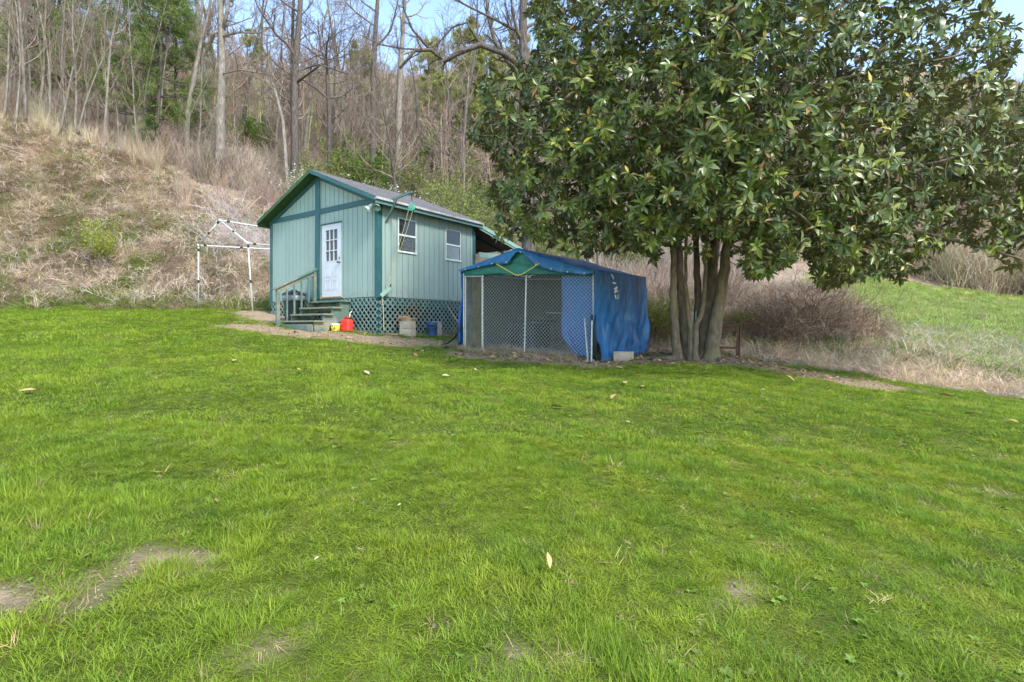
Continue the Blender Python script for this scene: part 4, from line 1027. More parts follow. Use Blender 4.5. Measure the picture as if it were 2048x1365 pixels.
# pale saplings on top of the left bank
sap = []
for i in range(4):
    t, c, _ = bare_tree(340 + i, 12, .062, t0=.2, n1=18, n2=6, n3=4, l1=.24, wob=.035, ang=.7, rmin=.006, up=.25); sap.append((t.mesh('trunk', M['barkpale'], True), npmesh('crown', c[0], c[1], M['twig'])))
for i, (px, Y, s, ln) in enumerate([(8, 29, 1.0, 0), (28, 28, .9, .05), (52, 29.2, 1.35, 0), (30, 33, 1.1, 0), (75, 30, 1.1, .04), (97, 29.6, 1.0, 0), (118, 29, .95, .16), (124, 32, 1.1, 0), (150, 29.4, 1.05, 0), (152, 29.6, .9, .2), (180, 33, 1.2, 0), (208, 29.8, 1.25, 0), (214, 30, .9, .03), (238, 31, .9, 0), (272, 30.5, .8, 0), (316, 33, .95, 0), (64, 36, 1.2, 0), (350, 31.6, .6, .18), (388, 30, .6, .22), (395, 33, .9, 0), (475, 34, .8, 0), (-30, 29, 1.1, 0), (-70, 29, 1.0, 0), (40, 31, .95, .03), (108, 31, .9, 0), (135, 30.4, 1.0, .04), (168, 31, .95, 0), (196, 31.5, 1.05, 0), (255, 33, 1.0, 0), (290, 32, .85, .03), (18, 31, 1.2, 0), (86, 33, 1.0, 0)]):
    X = (px - 1024) / F * Y; tm, cm = sap[i % 4]
    e = tree_thing('sapling', (X, Y, hz1(X, Y) - .15), tm, cm, ('leaning pale bare sapling along the top of the dry bank' if ln > .1 else 'thick pale bare sapling along the top of the dry bank' if s > 1.15 else 'slender pale bare sapling along the top of the dry bank' if s > .85 else 'short pale bare sapling along the top of the dry bank'), 'saplings on top of the bank', i * 1.7, s); e.rotation_euler = (0, ln, i * 1.7 if ln < .1 else 0)

def hero(name, px_pts, Y, r_, seed, bk, tw, label, t0=.3, n1=14, l1=.35, n2=7, n3=6, up=.15, ang=.85, extra=()):
    g = G_at(px_pts[0][0], Y); pts = [g] + [PX(x, y, Y + dy) for x, y, dy in px_pts[1:]]
    pts = [np.array(p) - np.array(g) for p in pts]; pts[0][2] -= .3
    t, c, _ = bare_tree(seed, 0, r_, pts=pts, t0=t0, n1=n1, l1=l1, n2=n2, n3=n3, up=up, ang=ang)
    rr = rng_(seed + 1); parts = [c]
    for lim, lr in extra:                                # hand placed limbs
        L = np.array([np.array(PX(x, y, Y + dy)) - np.array(g) for x, y, dy in lim]); R = np.linspace(lr, lr * .35, len(L))
        t.tube(L, list(R), 7)
        P1, R1 = grow(L[None], R[None], 12, .15, .30, .8, 5, rr, .12, .25, .5, .009); P2, R2 = grow(P1, R1, 6, .15, .5, .7, 4, rr, .08, .25, .55, .006)
        parts += [path_segs(P1, R1, 4), path_segs(P2, R2, 3)]
    c = cat_mesh(parts)
    return tree_thing(name, g, t.mesh('trunk', M[bk], True), npmesh('crown', c[0], c[1], M[tw]), label)
def G_at(px, Y):
    X = (px - 1024) / F * Y; return Vector((X, Y, hz1(X, Y)))
hero('bare_tree', [(441, 0, 0), (442, 200, 0), (444, 60, 0), (436, -60, .3), (430, -200, .5)], 31, .29, 401, 'barkpale', 'twigdark', 'thick pale trunked bare tree with broken stubs rising behind the dry bank', .5, 8, .2,
     extra=[([(446, 60, 0), (455, 20, -.1), (462, -40, -.3), (500, -90, -.5)], .13), ([(443, 75, 0), (470, 66, -.5), (520, 66, -.8), (560, 40, -1)], .06), ([(440, 150, 0), (480, 140, -.6), (545, 150, -.8), (575, 190, -1)], .05)])
hero('bare_tree', [(375, 0, 0), (372, 250, .2), (395, 110, .4), (418, 20, .6), (440, -120, .8)], 33, .20, 403, 'barkpale', 'twig', 'leaning pale bare tree behind the pine on the bank', .55, 8, .22)
hero('bare_tree', [(588, 0, 0), (590, 160, 0), (597, 40, 0), (606, -100, .2), (612, -260, .3)], 34, .27, 405, 'bark', 'twigdark', 'straight dark bare tree standing behind the shed gable', .3, 13, .28,
     extra=[([(588, 170, 0), (640, 130, -.6), (700, 150, -.8), (690, 200, -1)], .08)])
hero('bare_tree', [(577, 0, 0), (568, 250, .3), (552, 190, .5), (540, 150, .8), (533, 60, 1.2)], 33, .13, 407, 'barkpale', 'twig', 'crooked thin pale tree beside the straight dark tree', .5, 8, .25)
hero('bare_tree', [(660, 0, 0), (657, 190, .2), (655, 130, .2), (640, 95, .4), (636, 40, .6)], 36, .17, 409, 'barkdark', 'twigdark', 'dark bare tree tangled with vines behind the shed ridge', .25, 20, .45, 9, 6, .02, 1.0)
hero('bare_tree', [(746, 0, 0), (746, 180, 0), (752, 60, 0), (757, -60, 0), (760, -200, 0)], 40, .27, 411, 'bark', 'twig', 'tall straight bare tree above the shed roof', .35, 13, .25)
hero('bare_tree', [(795, 0, 0), (799, 170, 0), (804, 90, 0), (808, 20, 0), (815, -120, 0)], 42, .30, 413, 'barkpale', 'twig', 'upright bare tree with pale upper limbs above the shed eave', .4, 13, .26)
hero('bare_tree', [(1058, 0, 0), (1056, 440, 0), (1050, 220, 0), (1046, 60, 0), (1042, -120, 0), (1040, -300, 0)], 23, .34, 415, 'bark', 'twigdark', 'big furrowed grey trunk rising behind the tarp kennel', .55, 9, .22,
     extra=[([(1050, 140, 0), (1010, 108, -.5), (960, 90, -.8), (920, 105, -1), (888, 122, -1.2), (862, 100, -1.3), (830, 102, -1.5), (800, 137, -1.7)], .15), ([(960, 90, -.8), (934, 45, -1), (905, 55, -1.2), (870, 95, -1.4)], .07),
            ([(1052, 150, 0), (1020, 130, -.3), (990, 85, -.4), (975, 30, -.5), (970, -60, -.6)], .13), ([(1048, 70, 0), (1000, 45, -.4), (940, 15, -.8), (880, -15, -1.2)], .07), ([(860, 100, -1.3), (825, 60, -1.5), (808, 20, -1.6), (800, -40, -1.7)], .06), ([(862, 100, -1.3), (806, 98, -1.6), (760, 90, -1.8), (720, 70, -2)], .04)])
for i, (px, Y, w, lab) in enumerate(((1178, 24, .15, 'slim bare trunk behind the tarp roof, the thicker of a pair'), (1199, 25, .13, 'slim bare trunk behind the tarp roof, the thinner of a pair'), (1138, 27, .08, 'thin bare tree between the big trunk and the slim pair'))):
    hero('bare_tree', [(px, 0, 0), (px - 2, 450, 0), (px + 3, 250, 0), (px, 50, 0), (px, -150, 0)], Y, w, 430 + i, 'barkpale', 'twig', lab, .4, 9, .22)

# ------------------------------------------------------------------ evergreens
def needles(P, D, n, L, w, r, droop=.25):
    """n thin needle blades at each spray point"""
    m = len(P) * n; p = np.repeat(P, n, 0) + r.normal(0, L * .25, (m, 3)); d = unit(np.repeat(D, n, 0) + r.normal(0, .55, (m, 3)) - np.array([0, 0, droop]))
    s = unit(np.cross(d, r.normal(0, 1, (m, 3)))) * w; l = L * r.uniform(.6, 1.3, (m, 1))
    V = np.stack([p - s, p + s, p + d * l], 1).reshape(-1, 3)
    return V, np.arange(m * 3).reshape(-1, 3)
def pine(seed, H, r_, spread, t0, nb, col, L=.22, w=.014, n=9):
    r = rng_(seed); K = 8; P = np.zeros((1, K + 1, 3)); P[0, :, 2] = np.linspace(0, H, K + 1); P[0, 1:, :2] += r.normal(0, .08, (K, 2)); R = (r_ * (1 - .85 * np.linspace(0, 1, K + 1)))[None]
    tr = MB().tube(P[0], list(R[0]), 8)
    P1, R1 = grow(P, R, nb, t0, spread / H, 1.45, 5, r, .02, .12, .35, .012, .75)
    P2, R2 = grow(P1, R1, 8, .2, .40, .7, 3, r, .02, .2, .5, .006, .4)
    b = cat_mesh([path_segs(P1, R1, 4), path_segs(P2, R2, 3)])
    for X, Y_ in zip(*b[0:0]) if False else (): pass
    base = len(tr.v); tr.v += [tuple(v) for v in b[0]]; tr.f += [tuple(int(i) + base for i in q) for q in b[1]]
    pts = np.concatenate([P2[:, 1:].reshape(-1, 3), P1[:, 3:].reshape(-1, 3), (P2[:, 1:-1] * .5 + P2[:, 2:] * .5).reshape(-1, 3)])
    dr = np.concatenate([(P2[:, 1:] - P2[:, :-1]).reshape(-1, 3), (P1[:, 3:] - P1[:, 2:-1]).reshape(-1, 3), (P2[:, 2:] - P2[:, 1:-1]).reshape(-1, 3)])
    V, Fc = needles(pts, unit(dr), n, L, w, r); me = npmesh('crown', V, Fc, M['leaf'])
    c = np.repeat(np.array(col)[None] * r.uniform(.6, 1.4, (len(V) // 3, 1)), 3, 0); vcol(me, c); return tr.mesh('trunk', M['barkdark']), me
pm = pine(501, 13, .16, 4.6, .12, 95, (.17, .235, .055), .32, .015, 6)
def put(nm, px, Y, ms, lab, s=1.0, rz=0.0, grp=None, dz=-.2): g = G_at(px, Y); g.z += dz; return tree_thing(nm, g, ms[0], ms[1], lab, grp, rz, s)
put('pine_tree', 318, 33, pm, 'feathery dark green pine with low boughs behind the dry bank', 1.0, .4)
put('pine_tree', 250, 42, pm, 'tall green pine half hidden behind the pale saplings', 1.35, 2.2)
put('pine_tree', 120, 44, pm, 'shaded green pine deep behind the pale saplings', 1.3, 4.0)
hp = pine(505, 4.5, .05, 1.7, .05, 46, (.06, .125, .03), .14, .010, 8)
put('pine_tree', 352, 36, pm, 'bushy green pine between the dark pine and the leaning pale tree', .8, 3.1)
put('pine_tree', 40, 40, pm, 'shadowy green pine behind the outermost saplings', 1.1, 5.0)
put('young_hemlock', 300, 31, hp, 'low dark green hemlock at the top of the bank', .55, 1)
pf = pine(509, 16, .2, 5.6, .15, 60, (.32, .34, .10), .42, .034, 11)
for i, (px, Y, s, lab) in enumerate([(930, 60, 1.0, 'sunlit yellow green pine tree high on the hillside'), (975, 54, .9, 'pale green pine with a broad crown on the hillside'), (868, 66, .85, 'greyish green pine standing above the shed eave'), (722, 64, .75, 'dull green pine behind the tall straight bare tree'), (505, 80, .8, 'small grey green pine on the ridge'), (1035, 84, 1.0, 'green pine behind the big furrowed trunk'), (1985, 70, .9, 'pale green pine on the far meadow hillside'), (2060, 62, 1.0, 'yellow green pine at the far meadow edge'), (1880, 88, .9, 'hazy green pine above the far meadow')]):
    put('pine_tree', px, Y, pf, lab, s, i * 1.3)

# ------------------------------------------------------------------ shrubs
def shrub(seed, H, Rr, nst, nleaf, col, lsz, flower=None):
    r = rng_(seed); P0 = np.zeros((nst, 5, 3)); R0 = np.tile(np.linspace(.014, .005, 5), (nst, 1)); az = r.uniform(0, 6.28, nst); sp = Rr * np.sqrt(r.uniform(.02, 1, nst)); h = H * r.uniform(.55, 1.05, nst)
    for k in range(5):
        t = k / 4; P0[:, k, 0] = np.cos(az) * sp * t ** 1.3 + r.normal(0, .04, nst) * t; P0[:, k, 1] = np.sin(az) * sp * t ** 1.3 + r.normal(0, .04, nst) * t; P0[:, k, 2] = h * t - .05
    P0[:, 0, :2] *= 0; P0[:, 0, :2] += r.normal(0, Rr * .2, (nst, 2))
    P1, R1 = grow(P0, R0, 6, .25, .4, .6, 3, r, .1, .2, .6, .004); b = cat_mesh([path_segs(P0, R0, 4), path_segs(P1, R1, 3)])
    pts = np.concatenate([P1[:, 1:].reshape(-1, 3), P0[:, 2:].reshape(-1, 3)]); ix = r.integers(0, len(pts), nleaf); p = pts[ix] + r.normal(0, .07, (nleaf, 3))
    d = unit(r.normal(0, 1, (nleaf, 3)) + np.array([0, 0, .4])); s = unit(np.cross(d, r.normal(0, 1, (nleaf, 3)))); l = lsz * r.uniform(.6, 1.4, (nleaf, 1))
    V = np.stack([p, p + d * l * .5 + s * l * .28, p + d * l, p + d * l * .5 - s * l * .28], 1).reshape(-1, 3); Fq = np.arange(nleaf * 4).reshape(-1, 4)
    c = np.array(col)[None] * r.uniform(.65, 1.35, (nleaf, 1))
    if flower is not None: fl_ = r.uniform(0, 1, (nleaf, 1)) < .4; c = np.where(fl_, np.array(flower)[None] * r.uniform(.8, 1.1, (nleaf, 1)), c)
    cm = npmesh('crown', V, Fq, M['leaf']); vcol(cm, np.repeat(c, 4, 0)); return npmesh('stems', b[0], b[1], M['twig']), cm
def put_shrub(nm, px, Y, ms, lab, s=1.0, rz=0.0, grp=None):
    g = G_at(px, Y); e = empty(nm, g, rz); e.scale = (s, s, s); tag(e, lab, 'shrub', grp); link('stems', ms[0], e); link('crown', ms[1], e); return e
YG = (.26, .30, .035); sy = shrub(601, 1.3, .8, 34, 2600, YG, .05); sg = shrub(602, 2.0, 1.2, 34, 5200, (.13, .20, .03), .09); sw = shrub(603, 2.2, 1.3, 36, 4200, (.2, .25, .07), .08, (.72, .72, .66)); sh = shrub(604, 2.2, 1.5, 40, 4200, (.21, .25, .06), .08); ss = shrub(605, 1.6, .55, 16, 2600, (.30, .34, .04), .06)
put_shrub('leafy_shrub', 1308, 15.2, sy, 'yellow green leafing shrub between the tarp and the magnolia', 1.0); put_shrub('leafy_shrub', 1342, 15.6, sy, 'yellow green shrub showing between the magnolia trunks', .9, 2); put_shrub('leafy_shrub', 1290, 17, sy, 'yellow green shrub behind the rear edge of the tarp', 1.0, 4)
put_shrub('leafy_shrub', 738, 38, sg, 'bright green bush growing behind the shed ridge', 2.0); put_shrub('leafy_shrub', 757, 44, sg, 'smaller green bush uphill of the bright one', 1.7, 2)
put_shrub('flowering_shrub', 800, 31, sw, 'white blossoming shrub behind the shed roof slope', 1.5); put_shrub('flowering_shrub', 752, 30, sw, 'white blossoming shrub peeking over the shed ridge', 1.35, 2); put_shrub('flowering_shrub', 588, 31, sw, 'sparse white flowering shrub beyond the gable peak', 1.1, 4)
for i, (px, Y, s, lab) in enumerate([(885, 31, 1.9, 'pale green shrub behind the roof end'), (940, 30, 1.9, 'broad yellow green shrub uphill of the lean-to'), (905, 37, 1.9, 'pale green thicket shrub higher up the slope'), (985, 30, 1.6, 'green shrub between the lean-to and the big trunk'), (1090, 27, 1.3, 'green shrub just right of the big trunk base'), (1010, 22, .9, 'small green shrub behind the kennel peak'), (1130, 25, 1.0, 'green shrub above the middle of the tarp roof')]):
    put_shrub('leafy_shrub', px, Y, sh, lab.replace('just right of', 'next to'), s, i)
for i, (px, Y, s, lab) in enumerate([(640, 36, 1.5, 'dull green shrub uphill of the shed gable'), (690, 46, 1.8, 'green undergrowth bush among the bare trunks above the ridge'), (840, 40, 1.8, 'green undergrowth bush above the shed eave'), (880, 52, 2.2, 'pale green bush halfway up the slope over the shed eave'), (960, 46, 2.2, 'tall yellow green bush between the pale trunks and the big trunk'), (1010, 40, 1.8, 'green bush touching the big furrowed trunk'), (1120, 33, 1.6, 'green bush behind the slim trunk pair'), (500, 42, 1.6, 'grey green bush behind the thick pale trunk'), (1250, 30, 1.5, 'green bush glimpsed under the magnolia boughs')]):
    put_shrub('leafy_shrub', px, Y, (sh, sg)[i % 2], lab, s, i * 2.1)
put_shrub('bank_sapling', 205, 21.3, ss, 'small yellow green evergreen sapling on the dry bank', 1.1)
put_shrub('leafy_shrub', 1470, 15, sy, 'low green shrub behind the rusty frame', .6, 1); put_shrub('leafy_shrub', 1510, 15.5, sy, 'low green shrub at the edge of the bramble mound', .5, 1)

# ------------------------------------------------------------------ dry brush, straw, litter (stuff)
def twig_bush(seed, H, Rr, n, rad, mat, arch=.0):
    r = rng_(seed); P0 = np.zeros((n, 5, 3)); az = r.uniform(0, 6.28, n); sp = Rr * r.uniform(.2, 1.1, n); h = H * r.uniform(.5, 1.05, n)
    for k in range(5):
        t = k / 4; P0[:, k, 0] = np.cos(az) * sp * t; P0[:, k, 1] = np.sin(az) * sp * t; P0[:, k, 2] = h * (t - arch * t * t) - .05
    P0[:, 0, :2] += r.normal(0, Rr * .25, (n, 2)); P0[:, 1:, :2] += r.normal(0, .08, (n, 4, 2)) + P0[:, :1, :2]
    R0 = np.tile(np.linspace(rad, rad * .45, 5), (n, 1)); P1, R1 = grow(P0, R0, 5, .2, .4, .7, 3, r, .05, .25, .6, rad * .5)
    b = cat_mesh([path_segs(P0, R0, 3), path_segs(P1, R1, 3)]); return npmesh('brush', b[0], b[1], mat)
M['brush'] = mat_plant('brush_twig', attr='tint', atype='INSTANCER', trans=0, rough=.9, spec=.05)
def place(nm, X, Y, s, tint, src, lab, cat, seed, tilt=.1, dz=-.03, sz=None):
    r = rng_(seed); n = len(X); rot = np.stack([r.normal(0, tilt, n), r.normal(0, tilt, n), r.uniform(0, 6.28, n)], -1)
    sc3 = np.stack([s, s, s if sz is None else sz], -1); scatter(nm, np.stack([X, Y, hz(X, Y) + dz], -1), rot, sc3, tint, src, lab, cat, seed)
def rnd_tint(r, n, c, v=.3): return np.array(c)[None] * r.uniform(1 - v, 1 + v, (n, 1)) * (1 + r.normal(0, .06, (n, 3)))
bsrc = [twig_bush(700 + i, 2.0, 1.0, 30, .012, M['brush']) for i in range(4)]
r = rng_(31); n = 7500; Y = 19.5 + (r.uniform(0, 1, n) ** 1.4) * 95; X = Y * r.uniform(-1.1, 1.1, n); u = X / Y; zz = zone(X, Y)
k = (zz == 3) & ~((u > .42) & (Y < 42)) & ~((u < -.35) & (Y < 29)) & ~((Y < 24) & (u < -.06)) & ~((u > .15) & (Y < 17)); X, Y = X[k], Y[k]; n = len(X)
place('hillside_brush', X, Y, r.uniform(.45, 1.2, n) * (.65 + Y / 75), rnd_tint(r, n, (.34, .265, .205), .5), bsrc, 'grey brown leafless brush covering the hillside', 'brush', 31)
r = rng_(32); n = 2100; Y = 38 + r.uniform(0, 1, n) ** .8 * 100; X = Y * r.uniform(-1.15, 1.15, n); u = X / Y
k = (zone(X, Y) == 3) & ~((u > .42) & (Y < 46)); X, Y, u = X[k], Y[k], u[k]; n = len(X); t = rnd_tint(r, n, (.34, .26, .20), .4)
t = np.where(r.uniform(0, 1, (n, 1)) < (.12 + .3 * sstep(.5, .9, u))[:, None], rnd_tint(r, n, (.40, .40, .17), .25), t)  # sunlit slope painted in: share of lighter yellow-green tint rises to the right
place('far_woods', X, Y, r.uniform(.5, 1.05, n) * np.where(Y > 80, .7, 1.0), t, fw, 'leafless far wood massed on the upper hillside', 'woods', 32, .06)
# bramble mound beyond the magnolia
r = rng_(33); n = 210; px = r.uniform(1470, 1790, n); Y = r.uniform(13.6, 18, n); X = (px - 1024) / F * Y; k = Y > 13.4 + np.abs(px - 1620) * .008; X, Y, px = X[k], Y[k], px[k]; n = len(X)
csrc0 = [twig_bush(735 + i, 1.9, 1.2, 6, .0055, M['brush'], .45) for i in range(2)]
msrc = [twig_bush(720 + i, 1.25, .95, 26, .007, M['brush'], .38) for i in range(4)]
place('bramble_mound', X, Y, r.uniform(.5, 1.3, n) * np.interp(px, [1470, 1540, 1680, 1790], [.6, 1.25, 1.15, .35]), rnd_tint(r, n, (.29, .22, .16), .6), msrc + csrc0, 'brown tangled bramble mound beyond the magnolia', 'brambles', 33, .45)

r = rng_(35); n = 46; px = r.uniform(430, 600, n); Y = r.uniform(23, 28, n); X = (px - 1024) / F * Y
csrc = [twig_bush(740 + i, 2.8, 1.9, 10, .014, M['brush'], .55) for i in range(3)]
place('cane_thicket', X, Y, r.uniform(.5, 1.0, n), rnd_tint(r, n, (.52, .45, .41), .25), csrc, 'pale arching canes in a thicket uphill of the canopy frame', 'canes', 35)
# brush behind kennel and right straw margin
r = rng_(37); n = 900; px = r.uniform(1000, 1680, n); Y = r.uniform(16, 27, n); X = (px - 1024) / F * Y
place('low_brush', X, Y, r.uniform(.5, 1.1, n), rnd_tint(r, n, (.33, .255, .19)), msrc, 'low dead brush between the kennel and the hillside', 'brush', 37)
r = rng_(38); n = 190; px = r.uniform(1740, 2120, n); Y = r.uniform(11.5, 17, n); X = (px - 1024) / F * Y
place('dead_stalks', X, Y, r.uniform(.35, .8, n), rnd_tint(r, n, (.45, .38, .30), .35), [twig_bush(750 + i, 1.1, .9, 4, .009, M['brush'], .35) for i in range(4)], 'sparse pale dead stalks at the margin of the meadow', 'stalks', 38)
# meadow-edge thicket
r = rng_(39); n = 900; px = r.uniform(1500, 2200, n); Y = r.uniform(41, 50, n); X = (px - 1024) / F * Y
place('meadow_edge_brush', X, Y, r.uniform(.9, 1.8, n), rnd_tint(r, n, (.38, .30, .20), .4), bsrc, 'sunlit tan brush along the far side of the meadow', 'brush', 39)
# straw on the bank
ssrc = [blades(30, .28, .35, .95, .016, .85, 800 + i, M['straw'], 4, .5, .55) for i in range(4)] + [blades(20, .15, .2, .45, .009, .7, 810 + i, M['straw'], 3, .7) for i in range(2)]
def straw_pts(n, y0, y1, u0, u1, seed, cond):
    r = rng_(seed); Y = np.sqrt(r.uniform(y0 ** 2, y1 ** 2, n)); X = Y * r.uniform(u0, u1, n); k = cond(X, Y); return X[k], Y[k], r
X, Y, r = straw_pts(22000, 17.5, 31, -1.2, -.2, 41, lambda X, Y: zone(X, Y) == 1); n = len(X)
grn = sstep(.48, .62, fbm(X, Y, .6, 43))[:, None] * (1 - .8 * sstep(22, 26, Y))[:, None]; grn = np.maximum(grn, .75 * (1 - sstep(18.6, 20.6, Y))[:, None]); t = rnd_tint(r, n, (.58, .465, .33), .5)
brn = sstep(.5, .68, fbm(X, Y, 1.1, 45))[:, None] * .75; t = t * (1 - brn) + brn * rnd_tint(r, n, (.27, .19, .13), .35)
t = np.where(r.uniform(0, 1, (n, 1)) < grn * .85, rnd_tint(r, n, (.20, .25, .05), .3), t)
place('bank_straw', X, Y, r.uniform(.45, .95, n), t, ssrc, 'matted dry straw and weeds covering the bank', 'dry grass', 41, .3)
r = rng_(46); n = 150; X, Y, r = straw_pts(2600, 18.5, 30, -1.1, -.22, 46, lambda X, Y: zone(X, Y) == 1); n = len(X)
place('bank_stalks', X, Y, r.uniform(.4, .9, n), rnd_tint(r, n, (.60, .48, .39), .35), [twig_bush(760 + i, 1.2, .8, 2, .012, M['brush'], .3) for i in range(4)], 'pale broken stalks lying across the bank', 'stalks', 46, .8)
# tall dry grass clumps on the bank top
tsrc = [blades(46, .16, .9, 1.9, .014, .16, 820 + i, M['straw'], 5, .75) for i in range(3)]
r = rng_(47); px = np.concatenate([r.uniform(60, 330, 34), r.normal(290, 14, 14), r.normal(368, 9, 9), r.uniform(-80, 80, 12)]); Y = np.concatenate([r.uniform(28.5, 30.2, 34), r.uniform(28.3, 29.3, 14), r.uniform(26.3, 27.4, 9), r.uniform(28, 29.5, 12)]); X = (px - 1024) / F * Y; n = len(X)
place('tall_dry_grass', X, Y, r.uniform(.6, 1.1, n), rnd_tint(r, n, (.48, .38, .26), .3), tsrc, 'tall tan dry grass clumps along the bank top', 'dry grass', 47, .08)
# straw margin of the lawn on the meadow side and behind, meadow grass
X, Y, r = straw_pts(6500, 8.5, 17.5, .36, 1.2, 49, lambda X, Y: (zone(X, Y) >= 2) & (Y < edgeY(X, Y) + 3.4)); n = len(X)
t = rnd_tint(r, n, (.62, .49, .34), .35); t = np.where(r.uniform(0, 1, (n, 1)) < sstep(.8, 3, Y - edgeY(X, Y))[:, None] * .7, rnd_tint(r, n, (.17, .23, .06), .3), t)
place('straw_margin', X, Y, r.uniform(.3, .75, n), t, ssrc, 'dry straw strip along the lawn edge', 'dry grass', 49, .35)
X, Y, r = straw_pts(9000, 14, 41, .5, 1.15, 51, lambda X, Y: zone(X, Y) == 2); n = len(X)
t = rnd_tint(r, n, (.33, .40, .11), .3); t = np.where(r.uniform(0, 1, (n, 1)) < .16, rnd_tint(r, n, (.48, .42, .22), .2), t)
place('meadow_grass', X, Y, r.uniform(.9, 1.7, n), t, [blades(30, .25, .10, .22, .02, .6, 830 + i, M['grass'], 2) for i in range(3)], 'pale green grass of the meadow', 'grass', 51, .1)
X, Y, r = straw_pts(5200, 14, 24, -.35, .5, 53, lambda X, Y: (zone(X, Y) == 3) & ~inshed(X, Y, .1) & ~inken(X, Y, .05)); n = len(X)
t = rnd_tint(r, n, (.36, .28, .19), .35); t = np.where(r.uniform(0, 1, (n, 1)) < .3, rnd_tint(r, n, (.16, .2, .05), .3), t)
place('slope_foot_straw', X, Y, r.uniform(.4, .9, n), t, ssrc, 'dry grass and weeds at the foot of the slope', 'dry grass', 53, .3)
# straw bedding in front of and inside the kennel
r = rng_(55); n = 900; a = r.uniform(-.02, 1.0, n); b = r.uniform(-.16, .35, n); X = K0[0] + KX[0] * a + KD[0] * b; Y = K0[1] + KX[1] * a + KD[1] * b
place('kennel_straw', X, Y, r.uniform(.16, .42, n), rnd_tint(r, n, (.52, .40, .26), .4), ssrc, 'dry straw bedding at the kennel front', 'straw', 55, .4)

# ------------------------------------------------------------------ magnolia
MC = np.array([4.3, 11.0, 5.6]); mb_ = G_at(1398, 11.5)
mag = empty('magnolia_tree', mb_); MO = tuple(mb_); tag(mag, 'large glossy leaved magnolia with many trunks rising from one base', 'tree')
rm = rng_(900); limb_nodes = []; limb_r = []
def mpath(pts, r0_, r1_, name, n=9, sub=6):
    """smooth stem through points"""
    P = np.array([np.array(p) for p in pts], float); tt = np.linspace(0, 1, len(P)); ts = np.linspace(0, 1, (len(P) - 1) * sub + 1)
    out = []
    for c in range(3):
        m = np.gradient(P[:, c], tt); v = []
        for t in ts:
            i = min(int(t * (len(P) - 1)), len(P) - 2); h = tt[i + 1] - tt[i]; x = (t - tt[i]) / h
            v.append((2 * x ** 3 - 3 * x ** 2 + 1) * P[i, c] + (x ** 3 - 2 * x ** 2 + x) * h * m[i] + (-2 * x ** 3 + 3 * x ** 2) * P[i + 1, c] + (x ** 3 - x ** 2) * h * m[i + 1])
        out.append(v)
    Q = np.array(out).T; Q[1:-1] += rm.normal(0, .008, Q[1:-1].shape); r0_ *= 1.25 if name == 'trunk' else 1; R = r0_ + (r1_ - r0_) * ts ** .8; R[0] *= 1.7; R[1] *= 1.25; R[2] *= 1.08
    MB().tube(Q, list(R), n).build(name, M['magbark'], mag, True, off=MO)
    keep = Q[:, 2] > 2.9; limb_nodes.append(Q[keep]); limb_r.append(R[keep]); return Q
def mp(x, y, Y): return PX(x, y, Y)
def gb(x, Y): p = G_at(x, Y); p.z -= .12; return p
mpath([gb(1357, 11.45), mp(1348, 640, 11.4), mp(1346, 590, 11.4), mp(1344, 480, 11.35), mp(1300, 330, 10.9), mp(1225, 190, 10.5), (1.7, 10.2, 6.9)], .085, .03, 'trunk')
mpath([gb(1372, 11.6), mp(1368, 650, 11.65), mp(1361, 570, 11.7), mp(1357, 480, 11.8), mp(1330, 300, 12.3), mp(1300, 120, 12.8), (2.8, 13.0, 8.6)], .095, .035, 'trunk')
mpath([gb(1382, 11.35), mp(1380, 660, 11.35), mp(1374, 600, 11.3), mp(1372, 480, 11.2), mp(1390, 300, 10.4), (3.9, 9.6, 7.2)], .05, .018, 'trunk')
mpath([gb(1391, 11.3), mp(1393, 661, 11.3), mp(1406, 613, 11.25), mp(1410, 556, 11.2), mp(1413, 480, 11.1), mp(1450, 330, 10.2), (5.2, 9.2, 6.6)], .055, .02, 'trunk')
mpath([gb(1408, 11.6), mp(1412, 650, 11.65), mp(1419, 600, 11.7), mp(1425, 530, 11.7), mp(1430, 470, 11.7), mp(1440, 250, 11.6), mp(1450, 50, 11.5), (4.7, 11.4, 9.7)], .155, .05, 'trunk')
mpath([gb(1421, 11.4), mp(1430, 655, 11.35), mp(1441, 594, 11.3), mp(1450, 528, 11.25), mp(1458, 470, 11.2), mp(1520, 300, 10.9), mp(1600, 120, 10.6), (6.9, 10.4, 8.4)], .14, .04, 'trunk')
mpath([gb(1398, 11.85), mp(1397, 600, 11.9), mp(1393, 490, 12.0), mp(1400, 300, 12.4), (4.4, 13.2, 8.4)], .09, .03, 'trunk')
mpath([mp(1458, 480, 11.2), mp(1560, 455, 10.6), mp(1700, 440, 9.9), mp(1860, 470, 9.2), mp(1960, 495, 8.9), mp(2046, 520, 8.7)], .07, .014, 'limb')
mpath([mp(1455, 470, 11.2), mp(1560, 385, 10.4), mp(1700, 360, 9.6), mp(1850, 330, 9.0), (8.4, 8.8, 4.6)], .075, .02, 'limb')
mpath([mp(1345, 470, 11.3), mp(1260, 400, 10.8), mp(1150, 330, 10.4), mp(1050, 260, 10.2), mp(975, 215, 10.1)], .06, .012, 'limb')
mpath([mp(1345, 490, 11.3), mp(1280, 480, 10.6), mp(1180, 430, 9.9), mp(1090, 420, 9.5), mp(1010, 400, 9.3)], .045, .010, 'limb')
mpath([mp(1410, 480, 11.1), mp(1420, 400, 10.0), mp(1400, 380, 9.0), mp(1350, 400, 8.2)], .05, .012, 'limb')
mpath([mp(1440, 470, 11.2), mp(1520, 420, 10.0), mp(1580, 420, 9.0), mp(1640, 470, 8.3), mp(1690, 520, 8.0)], .05, .012, 'limb')
